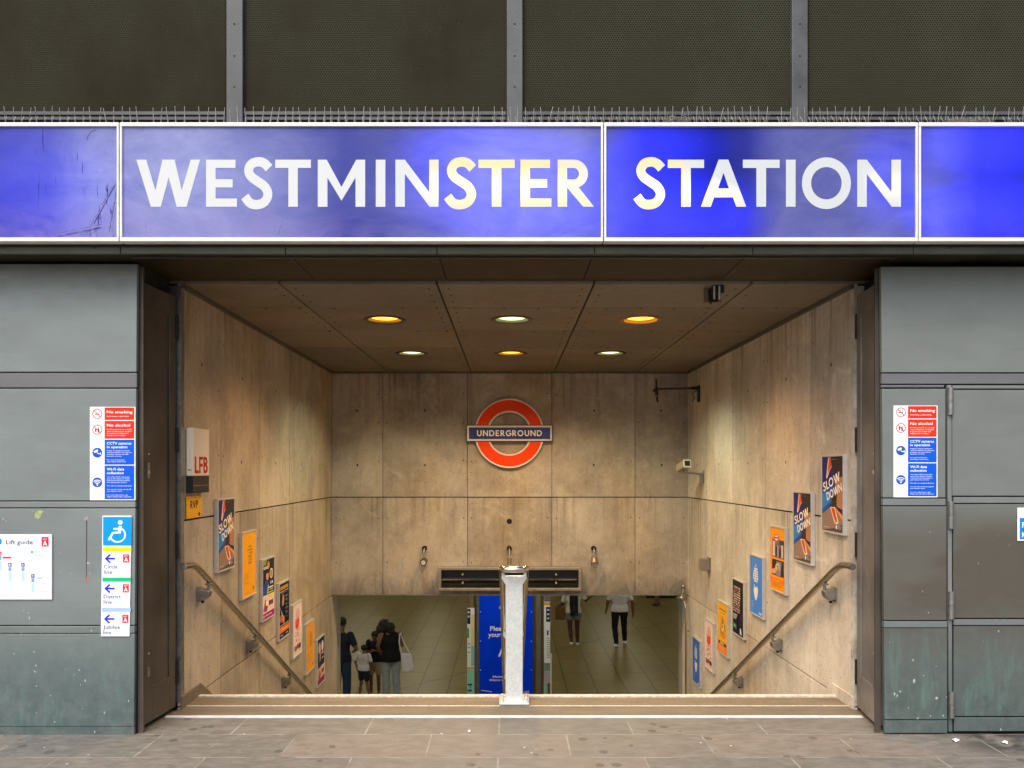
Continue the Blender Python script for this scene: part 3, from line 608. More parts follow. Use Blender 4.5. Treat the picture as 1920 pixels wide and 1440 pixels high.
for (x0, y0, x1, y1) in ((1786, 722.5, 2330, 728.5), (1788, 932, 2330, 943), (1788, 1161.5, 2330, 1172), (1789, 1345.5, 2330, 1371)): px_quad(mb, 4.8, (x0, y1), (x1, y1), (x1, y0), (x0, y0), -.02, .001)
px_quad(mb, 4.8, (1779, 1372), (1785.5, 1372), (1784, 722), (1776, 722), -.02, .002); mb.build("door_frame", M_rail, root, bevel=.002)
for y0, y1 in ((727, 778), (940, 991), (1109, 1160), (1296, 1345)):
    mb = MB(); s = 4.8 / F; hx = (1780.5 + (y0 - 727) * .004 - CX) * s; za, zb = EYE + (CY - y0) * s, EYE + (CY - y1) * s; zm = (za + zb) / 2
    mb.tube([(hx, 4.79, za), (hx, 4.79, zm + .001)], .0165, 14); mb.tube([(hx, 4.79, zm - .001), (hx, 4.79, zb)], .0165, 14); mb.build("hinge", M_cast, root)
def smear(parent, d_, pts, z, m, name="paint_mark"):
    s_ = d_ / F; mb = MB(fac(d_)); mb.flat([((a - CX) * s_, (CY - b) * s_) for a, b in pts], z, 0); return mb.build(name, m, parent)
rr = random.Random(21)
smear(pl, 4.8, [(65, 968), (66, 962), (72, 957), (77, 957), (82, 959), (78, 963), (76, 969), (72, 973), (66, 971)], .0006, plain("lime_paint", (.36, .42, .16), .7, 0, .25, 60))
smear(pl, 4.8, [(161.5, 974), (163.5, 974), (163.3, 1030), (162.5, 1087), (161.2, 1087)], .0006, plain("rust_run", (.085, .055, .04), .8, 0, .4, 60), "rust_run")
smear(pl, 4.8, [(160, 1082), (165, 1081), (166, 1090), (162, 1095), (160, 1091)], .0008, plain("red_residue", (.42, .16, .11), .7, 0, .4, 60))
smear(pl, 4.8, [(157, 972), (161, 966), (166, 969), (164, 976), (158, 977)], .0008, plain("grey_residue", (.33, .30, .28), .7, 0, .5, 90))
M_fleck = plain("pale_fleck", (.44, .49, .47), .6, 0, .2, 30)
for root_, x0, x1, y0, y1, n_ in ((pl, 5, 245, 958, 1165, 15), (pl, 5, 245, 1195, 1355, 16), (prr, 1660, 1770, 1185, 1345, 9), (prr, 1660, 1770, 960, 1155, 2)):
    for q in range(n_):
        a, b, w_ = rr.uniform(x0, x1), rr.uniform(y0, y1), rr.uniform(.5, 1.5) * (2 if rr.random() < .08 else 1); h_ = w_ * rr.choice((.8, 1, 2.2))
        if 188 < a < 250 and b < 1200: continue
        smear(root_, 4.8, [(a - w_, b), (a - w_ * .3, b - h_), (a + w_, b - h_ * .4), (a + w_ * .6, b + h_ * .7), (a - w_ * .5, b + h_)], .0006, M_fleck, "paint_fleck")
# return faces and folded door leaves lining the entrance
for sd in (-1, 1):
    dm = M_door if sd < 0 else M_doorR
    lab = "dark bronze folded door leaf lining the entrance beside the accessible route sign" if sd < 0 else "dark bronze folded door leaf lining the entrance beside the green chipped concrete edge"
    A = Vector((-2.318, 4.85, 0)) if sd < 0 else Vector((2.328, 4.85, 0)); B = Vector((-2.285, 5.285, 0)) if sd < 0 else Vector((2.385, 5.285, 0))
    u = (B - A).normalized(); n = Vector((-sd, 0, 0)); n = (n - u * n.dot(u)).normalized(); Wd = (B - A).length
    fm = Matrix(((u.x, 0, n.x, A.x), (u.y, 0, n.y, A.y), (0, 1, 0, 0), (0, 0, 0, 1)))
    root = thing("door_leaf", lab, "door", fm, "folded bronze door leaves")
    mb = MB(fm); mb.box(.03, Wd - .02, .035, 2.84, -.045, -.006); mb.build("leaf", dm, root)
    mb = MB(fm)
    for (a, b, c_, e) in ((.03, .12, .035, 2.84), (Wd - .10, Wd - .02, .035, 2.84), (.12, Wd - .10, .035, .26), (.12, Wd - .10, 2.70, 2.84)): mb.box(a, b, c_, e, -.006, .004)
    mb.build("stile", dm, root, bevel=.003)
    for zc in (2.635, 1.86, 1.14, .27):
        mb = MB(fm); mb.tube([(Wd - .012, zc + .085, .006), (Wd - .012, zc - .085, .006)], .009, 10); mb.build("hinge", M_bolt, root)
    mb = MB(fm); mb.box(.055, .085, 1.60, 1.70, .004, .008); mb.box(.062, .078, 1.63, 1.65, .008, .012, 1); mb.build("lock_plate", [M_cast, M_alu], root); mb = MB(fm); mb.disc(.07, 1.755, .008, .008, .0085, 0, 10); mb.build("keyhole", M_alu, root)
    mb = MB(fm); mb.box(.055, .085, .33, .39, .004, .008); mb.build("bolt_plate", M_cast, root); mb = MB(fm); mb.disc(.07, .48, .007, .007, .0085, 0, 10); mb.build("keyhole", M_alu, root)
    mb = MB()
    if sd < 0: mb.box(-2.334, -2.300, 4.835, 4.852, 0, EYE + 1.28)
    else: mb.box(2.30, 2.334, 4.838, 4.852, 0, EYE + 1.27)
    mb.build("jamb", M_door, root)
# soffit under the sign
root = thing("entrance_soffit", "dark metal soffit and grey lip beneath the long blue sign", "soffit", (0, 4.9, EYE + 1.3))
mb = MB(); jx = [-4.6, -2.26, -1.33, -.43, .507, 1.447, 2.40, 4.7]
for i in range(len(jx) - 1): mb.box(jx[i] + .003, jx[i + 1] - .003, 4.60, 5.298, EYE + 1.305, EYE + 1.33)
mb.build("soffit_panels", M_soff, root)
mb = MB(); jx2 = [-4.6, -2.31, -1.33, -.43, .507, 1.447, 2.40, 4.7]
for i in range(len(jx2) - 1): mb.box(jx2[i] + .002, jx2[i + 1] - .002, 4.57, 4.599, EYE + 1.287, EYE + 1.327)
mb.build("lip", M_lip, root, bevel=.003)
mb = MB(); mb.box(-2.30, 2.36, 4.70, 4.712, EYE + 1.296, EYE + 1.304); mb.build("seal_strip", M_lip, root)
mb = MB(); mb.box(-4.6, 4.7, 4.60, 4.82, EYE + 1.331, EYE + 1.42); mb.box(-4.6, 4.7, 4.583, 4.5995, EYE + 1.328, EYE + 1.36); mb.build("fascia_backing", M_band, root)
mb = MB()
for x in (-3.0, -2.46, -.9, 1.15, 2.62, 3.3): mb = MB(); mb.box(x - .006, x + .006, 4.5685, 4.57, EYE + 1.318, EYE + 1.324); mb.build("screw", M_gap, root)

# upper storey: perforated panels between mullions
root = thing("upper_facade", "dark perforated metal panels between grey posts above the sign", "facade", (0, 4.86, EYE + 1.34))
s = 4.86 / F; mx = [(-105, 31), (439.5, 31), (965, 30), (1500, 30), (2040, 30)]
for i in range(-1, len(mx)):
    a = (mx[i][0] + mx[i][1] / 2 - CX) * s if i >= 0 else -5.0; b = (mx[i + 1][0] - mx[i + 1][1] / 2 - CX) * s if i + 1 < len(mx) else 5.0
    mb = MB(fac(4.86)); mb.box(a + .003, b - .003, 2.262, 4.6, -.012, 0); mb.build("perforated_panel", M_perf, root)
    mb = MB(fac(4.86)); mb.box(a + .003, b - .003, 2.24, 2.262, -.02, .012); mb.box(a + .003, b - .003, 2.212, 2.234, -.02, .004); mb.build("bottom_rail", M_mull, root, bevel=.002)
for cx_, w_ in mx:
    mb = MB(fac(4.83)); xc = (cx_ - CX) * 4.83 / F; hw = w_ / 2 * 4.83 / F
    mb.box(xc - hw, xc + hw, 2.16, 4.6, -.05, 0)
    mt = mb.build("mullion", M_mull, root, bevel=.004)
    for py in (45, 105, 163): mb = MB(fac(4.83)); mb.disc(xc, (CY - py) * 4.83 / F, .0055, .0055, .001, 0, 10); mb.build("rivet", M_gap, mt)
mb = MB(); mb.box(-5, 5, 4.90, 5.25, EYE + 1.34, EYE + 4.6); mb.build("backing_wall", M_gap, root)
mb = MB(); mb.box(-4.6, 4.7, 4.53, 4.86, EYE + 2.034, EYE + 2.045); mb.build("ledge", M_rust, root)

# illuminated sign
root = thing("station_sign", "long blue illuminated sign reading WESTMINSTER STATION above the entrance", "sign", (0, 4.5, EYE + 1.338))
s = 4.5 / F; X = lambda px: (px - CX) * s; Y = lambda py: (CY - py) * s
div = [-560, 223.5, 1132, 1722.5, 2480]
for i in range(4):
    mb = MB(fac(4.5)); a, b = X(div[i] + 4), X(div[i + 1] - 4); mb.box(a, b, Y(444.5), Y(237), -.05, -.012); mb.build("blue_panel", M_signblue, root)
    mb = MB(fac(4.5)); a, b = X(div[i] + 1), X(div[i + 1] - 1)
    for q in ((a, b, Y(236.5), Y(229)), (a, b, Y(452.5), Y(445)), (a, X(div[i] + 5), Y(445), Y(236.5)), (X(div[i + 1] - 5), b, Y(445), Y(236.5))): mb.box(*q, -.06, 0)
    mb.build("panel_frame", M_frame, root, bevel=.003)
mb = MB(); mb.box(-4.6, 4.7, 4.552, 4.60, EYE + Y(452), EYE + Y(230)); mb.build("casing", M_band, root)
M_scr = plain("scratch_grime", (.075, .065, .17), .8); rr = random.Random(11)
for (x0_, y0_, x1_, y1_, n_) in ((213, 346, 172, 421, 5), (217, 349, 203, 430, 4), (186, 423, 104, 440, 4), (186, 425, 150, 440, 3), (9, 392, 25, 440, 1), (57, 350, 78, 369, 1), (25, 385, 45, 415, 1), (209, 262, 210, 270, 1), (193, 282, 194, 286, 1), (1740, 384, 1751, 402, 1), (1829, 388, 1826, 408, 2), (1838, 350, 1830, 358, 1), (530, 410, 520, 440, 1)):
    mb = MB(fac(4.5))
    for q in range(n_):
        ox, oy = rr.uniform(-5, 5) * (n_ > 1), rr.uniform(-4, 4) * (n_ > 1); a_ = 0.0
        while a_ < 1:
            b_ = min(1, a_ + rr.uniform(.08, .35))
            mb.stroke([(X(x0_ + (x1_ - x0_) * a_ + ox), Y(y0_ + (y1_ - y0_) * a_ + oy)), (X(x0_ + (x1_ - x0_) * b_ + ox), Y(y0_ + (y1_ - y0_) * b_ + oy))], rr.uniform(.4, .9) * s, -.0119, -.0116); a_ = b_ + rr.uniform(.02, .10)
    mb.build("scratch", M_scr, root)
mb = MB(fac(4.5)); mb.stroke([(X(p_[0]), Y(p_[1])) for p_ in ((161, 261), (163, 253), (169, 245), (178, 242))], 1.3 * s, -.0119, -.0116)
mb.build("scratch", M_scr, root)
LET = [('W', 254, 374), ('E', 385, 443), ('S', 453, 511), ('T', 515, 582), ('M', 595, 684), ('I', 704, 722), ('N', 741, 822), ('S', 834, 894), ('T', 897, 965), ('E', 976, 1034), ('R', 1046, 1114),
       ('S', 1190, 1249), ('T', 1253, 1321), ('A', 1315, 1400), ('T', 1394, 1463), ('I', 1475, 1493), ('O', 1505, 1597), ('N', 1609, 1691)]
for k, (ch, a, b) in enumerate(LET):
    mb = MB(fac(4.5)); o = 2.5 if ch in 'SO' else 0; y0, y1 = Y(386.5 + o), Y(298 - o)
    if ch == 'O': letter(mb, ch, X(a), y0, X(b) - X(a), y1 - y0, -.012, -.0108)
    else: letter(mb, ch, X(a), y0, X(b) - X(a), y1 - y0, -.012, -.0108 + (.0006 if k == 13 else 0))
    mb.build("letter", M_letter, root)

# bird spikes along the top of the sign, in strips
for k in range(14):
    x0 = -3.05 + k * .46; mb = MB(); zb = EYE + 2.046
    mb.box(x0 + .004, x0 + .452, 4.545, 4.575, zb, zb + .006, 1)
    for j in range(10):
        x = x0 + .02 + j * .046 + random.uniform(-.004, .004); lean = random.gauss(0, .006) + (.02 if random.random() < .05 else 0)
        if random.random() < .04: continue
        h = .105 + random.uniform(-.008, .004)
        mb.tube([(x, 4.56, zb + .004), (x + lean * .4, 4.555, zb + h * .5), (x + lean, 4.55, zb + h)], .0019, 5)
        for q in (-1, 1): mb.tube([(x + .005 * q, 4.56, zb + .004), (x + .012 * q + lean * .5, 4.56 - .03 * q, zb + h * .62)], .0015, 4)
    tag(mb.build("bird_spike_strip", [M_wire, M_rust]), "strip of thin upright wire bird spikes on top of the blue sign", "bird spikes", "bird spike strips on the sign")
def debris(x, y, z, L, h, n, label, m):
    mb = MB()
    for k in range(n):
        a = random.uniform(0, math.pi); c0 = Vector((x + random.uniform(-L, L) / 2, y + random.uniform(-.03, .03), z + random.uniform(0, h) * random.random()))
        dv = Vector((math.cos(a), random.uniform(-.4, .4), .5 * math.sin(a))) * random.uniform(.02, .06)
        mb.tube([c0 - dv / 2, c0 + Vector((0, 0, .006)), c0 + dv / 2], .0018, 4)
    tag(mb.build("debris_clump", m), label, "debris")
debris((1270 - CX) * 4.56 / F, 4.57, EYE + 2.05, .12, .06, 110, "grey clump of nest debris caught in the spikes above the S of STATION", plain("nest", (.2, .18, .16), .9, 0, .4, 50))
debris((1812 - CX) * 4.56 / F, 4.55, EYE + 2.05, .26, .028, 130, "flat clump of grey debris under the spikes at the far right of the sign", bpy.data.materials["nest"])

# ------------------------------------------------------------------ notices on the piers
W_, RED, BLU = ink('#f4f6fa'), ink('#f0341a'), ink('#0a5ad8')
def fsub(d, px, py): return fac(d) @ Matrix.Translation(((px - CX) * d / F, (CY - py) * d / F, 0))
def notice(px0, py0, px1, py1, label):
    s = 4.8 / F; fm = fsub(4.8, px0, py1); w, h = (px1 - px0) * s, (py1 - py0) * s
    root = thing("station_notice", label, "notice", fm)
    mb = MB(fm); mb.box(0, w, 0, h, .0005, .0035); mb.build("board", W_, root, bevel=.001)
    e = .0042; mb = MB(fm)
    Yp = lambda f: h * (1 - f)
    rows = ((.006, .140, 1), (.150, .340, 1), (.350, .618, 2), (.628, .988, 2)); xa, xb = w * .325, w * .975
    for a, b, m in rows: mb.rect(xa, Yp(b), xb, Yp(a), e, m)
    e2 = .0047; tx = xa + w * .05; k = h
    def T(s_, f, hh, fit=None, bold=.0): txt(mb, s_, tx, Yp(f), hh * k, e2, 0, fit and fit * w, 'l', bold)
    T("No smoking", .068, .030, .56, .018); T("Including e-cigarettes", .106, .012, .48, .01)
    T("No alcohol", .210, .030, .51, .018)
    for i, l in enumerate(("Drinking alcohol or carrying", "open containers of alcohol", "is prohibited within this", "station and on trains")): T(l, .246 + .0215 * i, .0115, (.55, .53, .47, .41)[i], .01)
    T("CCTV cameras", .403, .028, .54, .018); T("in operation", .442, .028, .45, .018)
    for i, l in enumerate(("Images are being monitored", "and recorded for the purposes", "of safety, security and the", "detection of crime.")): T(l, .474 + .0195 * i, .0105, (.5, .55, .47, .33)[i], .01)
    T("For more information", .572, .0105, .39, .01); T("visit tfl.gov.uk/privacy", .591, .0105, .42, .01)
    T("Wi-Fi data", .680, .028, .38, .018); T("collection", .720, .028, .37, .018)
    for i, l in enumerate(("We collect Wi-Fi connection", "data at this station to better", "understand journey patterns", "and improve our services.")): T(l, .755 + .0195 * i, .0105, (.5, .5, .51, .44)[i], .01)
    T("We will not identify individuals.", .850, .0105, .55, .01)
    T("You can opt out by turning off", .888, .0105, .53, .01); T("your device's Wi-Fi.", .907, .0105, .34, .01); T("For more information visit", .948, .0105, .46, .01); T("tfl.gov.uk/wifi-data-collection", .967, .0105, .54, .01)
    # pictograms
    cx = w * .165; r = w * .108; G_ = 3
    for f in (.073, .243):
        mb.ring(cx, Yp(f), r * .86, r, e, e2, 4, 32)
        if f < .1:
            mb.rect(cx - r * .55, Yp(f) - r * .16, cx + r * .45, Yp(f) + r * .0, e, G_); mb.stroke([(cx + r * .3, Yp(f) + r * .15), (cx + r * .45, Yp(f) + r * .35), (cx + r * .3, Yp(f) + r * .55)], r * .08, e, e + .0002, G_)
        else:
            mb.rect(cx - r * .42, Yp(f) - r * .5, cx - r * .2, Yp(f) - r * .1, e, G_); mb.rect(cx + r * .1, Yp(f) - r * .62, cx + r * .38, Yp(f) + r * .1, e, G_); mb.rect(cx + r * .18, Yp(f) + r * .1, cx + r * .30, Yp(f) + r * .5, e, G_)
            mb.disc(cx - r * .3, Yp(f) + r * .05, r * .16, r * .2, e, G_, 12)
        mb.stroke([(cx - r * .66, Yp(f) + r * .66), (cx + r * .66, Yp(f) - r * .66)], r * .13, e + .0002, e2 + .0003, 4)
    f = .490; mb.disc(cx, Yp(f), r, r, e, 5, 32); mb.stroke([(cx - r * .66, Yp(f) + r * .12), (cx + r * .12, Yp(f) + r * .48)], r * .42, e, e2, 0)
    mb.stroke([(cx - r * .1, Yp(f) + r * .0), (cx + r * .25, Yp(f) - r * .22), (cx + r * .62, Yp(f) - r * .22)], r * .16, e, e2 + .0001, 0); mb.rect(cx + r * .58, Yp(f) - r * .42, cx + r * .76, Yp(f) + r * .04, e2 + .0003, 0)
    f = .808; mb.disc(cx, Yp(f), r, r, e, 5, 32); mb.disc(cx, Yp(f) - r * .56, r * .16, r * .16, e2, 0, 14)
    for q in (.42, .75, 1.08): mb.stroke(arc(cx, Yp(f) - r * .62, r * q, r * q, 45, 135, 12), r * .15, e, e2, 0)
    mb.build("print", [W_, RED, BLU, ink('#202020'), ink('#d23a30'), ink('#1c56b8')], root)
notice(169, 763, 254.5, 938, "red and blue no smoking notice on the pier above the wheelchair sign")
notice(1675, 760.5, 1757.5, 932.5, "red and blue no smoking notice on the pier beside the hinged cupboard door")

# accessible route sign
s = 4.8 / F; fm = fsub(4.8, 190, 1193); w, h = 58 * s, 226 * s
root = thing("accessible_route_sign", "tall white sign with blue wheelchair symbol and arrows to three lines", "sign", fm)
mb = MB(fm); mb.prism([(0, 0), (w - 4 * s, 0), (w, h), (3 * s, h)], .001, .008); mb.build("board", W_, root, bevel=.003)
mb = MB(fm); e = .0088; P = lambda px, py: ((px - 190) * s, (1193 - py) * s)
def R4(x0, y0, x1, y1, m, z=e): a = P(x0, y1); b = P(x1, y0); mb.rect(a[0], a[1], b[0], b[1], z, m)
R4(194.5, 969, 248, 1022.5, 1); R4(194, 1026, 247.5, 1033.5, 2); R4(193.5, 1082.5, 247, 1090, 3); R4(192.5, 1139, 246.5, 1146.5, 4)
Z2 = e + .0006
def Q(px, py): return P(px, py)
c = Q(226.8, 979.3); mb.disc(c[0], c[1], 4.3 * s, 4.3 * s, Z2, 0, 20)
mb.stroke([Q(227.2, 986), Q(225.5, 997)], 5.5 * s, e, Z2, 0); mb.stroke([Q(214, 991.3), Q(225.5, 991.3)], 3.2 * s, e, Z2 + .0002, 0)
mb.stroke([Q(228, 998), Q(213, 998.8), Q(205.5, 1012.5)], 4.0 * s, e, Z2 + .0004, 0)
cc = Q(222, 1002.5); mb.stroke(arc(cc[0], cc[1], 14 * s, 13.5 * s, 55, -160, 26), 3.0 * s, e, Z2 + .0006, 0)
for yy, l1 in ((1047, "Circle"), (1103, "District"), (1160, "Jubilee")):
    dx = -(yy - 1047) * .012
    mb.stroke([Q(199 + dx, yy), Q(217 + dx, yy)], 3.2 * s, e, Z2, 5)
    mb.stroke([Q(208 + dx, yy - 7.5), Q(199.5 + dx, yy), Q(208 + dx, yy + 7.5)], 3.4 * s, e, Z2 + .0002, 5)
    R4(232 + dx, yy - 8, 243.5 + dx, yy + 7.5, 6)
    a = Q(237.8 + dx, yy + 5.5); letter(mb, 'A', a[0] - 3.4 * s, a[1], 7 * s, 7.4 * s, e, Z2, 0); txt(mb, "LIFT", a[0], a[1] + 9.2 * s, 2.4 * s, Z2, 0, 6.5 * s, 'c', .01)
    a = Q(196.5 + dx, yy + 18.5); txt(mb, l1, a[0], a[1], 7.5 * s, Z2, 7, (25, 32, 31)[(yy - 1047) // 56] * s); a = Q(196.5 + dx, yy + 28.5); txt(mb, "line", a[0], a[1], 7.5 * s, Z2, 7, 15 * s)
mb.build("print", [W_, ink('#0a98f0'), ink('#f6f000'), ink('#12c07a'), ink('#a6c4ee'), ink('#1c30d8'), ink('#d8343e'), ink('#34488c')], root)
# lift guide board
fm = fsub(4.8, -110, 1124); w, h = 209 * s, 122 * s
root = thing("lift_guide_board", "white lift guide board with small diagram on the clad pier, cut by the frame", "sign", fm)
mb = MB(fm); mb.box(0, w, 0, h, .001, .010); mb.build("board", ink('#eef0f6'), root, bevel=.003)
mb = MB(fm); e = .0108; Z2 = e + .0006; P = lambda px, py: ((px + 110) * s, (1124 - py) * s)
R4(-104, 1007, 96, 1121, 0); R4(-104, 1025.5, 92, 1026, 7, Z2)
R4(-9, 1010, 5, 1020, 1, Z2); a = Q(13.5, 1020); txt(mb, "Lift guide", a[0], a[1], 8.5 * s, Z2, 2, 50 * s)
R4(80, 1006.5, 93, 1024, 3, Z2); a = Q(82.5, 1022.5); letter(mb, 'A', a[0], a[1], 8 * s, 8.5 * s, Z2, Z2 + .0004, 0); txt(mb, "LIFT", a[0] + 4 * s, a[1] + 10.5 * s, 2.6 * s, Z2 + .0004, 0, 7 * s, 'c', .01)
for x_, y_, ch, m in ((2, 1034, 'A', 3), (20.5, 1055, 'B', 4), (45, 1055, 'D', 4), (63.5, 1076, 'D', 4), (-30, 1034, 'A', 3), (-60, 1055, 'B', 4)):
    R4(x_ - 3, y_, x_ + 3, y_ + 7, m, Z2); a = Q(x_ - 1.5, y_ + 5.8); letter(mb, ch, a[0], a[1], 3 * s, 4.2 * s, Z2, Z2 + .0004, 0)
    R4(x_ - 2.6, y_ + 8, x_ + 2.6, y_ + 15, 8, Z2); R4(x_ - 2.6, y_ + 17, x_ + 2.6, y_ + 34, 6, Z2)
R4(7.5, 1043.5, 23, 1046.5, 3, Z2)
for k in range(5): R4(64, 1033 + 2.5 * k, 90, 1033.5 + 2.5 * k, 7, Z2)
R4(60, 1032, 63.5, 1037, 5, Z2); R4(71, 1082.5, 82, 1084, 5, Z2)
for k in range(5): R4(73, 1088 + 5 * k, 92 - (k % 2) * 3, 1088.6 + 5 * k, 7, Z2)
for k in range(9): R4(-100, 1045 + 7 * k, -76 + (k % 3) * 4, 1045.6 + 7 * k, 7, Z2)
mb.build("print", [ink('#fafbff'), ink('#109ae0'), ink('#3a4468'), ink('#d83040'), ink('#3c4c9a'), ink('#62c08a'), ink('#bcdcf2'), ink('#b8c0cc'), ink('#8ea6da')], root)
# blue mandatory sign at the right edge
fm = fsub(4.8, 1907, 1014); w, h = 40 * s, 62 * s
root = thing("door_sign", "white edged blue door sign cut by the right edge of the view", "sign", fm)
mb = MB(fm); mb.box(0, w, 0, h, .001, .004); mb.build("board", ink('#eef2ee'), root, bevel=.001)
mb = MB(fm); mb.rect(4 * s, 3 * s, w - 4 * s, 43 * s, .0046, 1); word(mb, "F", 8.5 * s, 25 * s, 10 * s, .1, .0046, .0052, 0); txt(mb, "K", 8.5 * s, 7 * s, 10 * s, .0052, 0, 8 * s, 'l', .02)
mb.build("print", [W_, ink('#0a80d8')], root)

# ------------------------------------------------------------------ passage fittings
# roundel
root = thing("roundel_sign", "red ring and blue bar sign reading UNDERGROUND on the concrete wall", "sign", fsub(10.04, 955, 878))
s = 9.98 / F; fm = fac(10.04)
X9 = lambda px: (px - CX) * s; Y9 = lambda py: (CY - py) * s; cy = Y9(812.3)
wh = plain("roundel_white", (.72, .66, .58), .4, 0, .1, 12)
mb = MB(fm); mb.ring(0, cy, 38.6 * s, 65.3 * s, .012, .058, 0, 96); mb.build("ring_border", wh, root)
mb = MB(fm); mb.ring(0, cy, 37.6 * s, 66.3 * s, .0, .0118, 0, 96); mb.build("ring_back", M_black, root)
mb = MB(fm); mb.ring(0, cy, 42.2 * s, 62.3 * s, .05, .0595, 0, 96); mb.build("red_ring", plain("roundel_red", (.97, .060, .006), .35, 0, .08, 5, .12), root)
mb = MB(fm); mb.box(X9(875.8), X9(1034.8), Y9(827), Y9(798), .0, .078); mb.build("bar_border", wh, root, bevel=.004)
mb = MB(fm); mb.box(X9(874.5), X9(1036), Y9(828.3), Y9(796.8), .0, .066); mb.build("bar_case", M_black, root)
mb = MB(fm); mb.box(X9(879.3), X9(1031.5), Y9(823.4), Y9(801.6), .07, .0795); bb = mb.build("blue_bar", plain("roundel_blue", (.022, .035, .20), .35, 0, .3, 3), root)
mb = MB(fm); word(mb, "UNDERGROUND", X9(894.5), Y9(817.8), 10.9 * s, .22, .0795, .081, 0, X9(1016) - X9(894.5)); mb.build("lettering", ink('#f6f0ea'), bb)

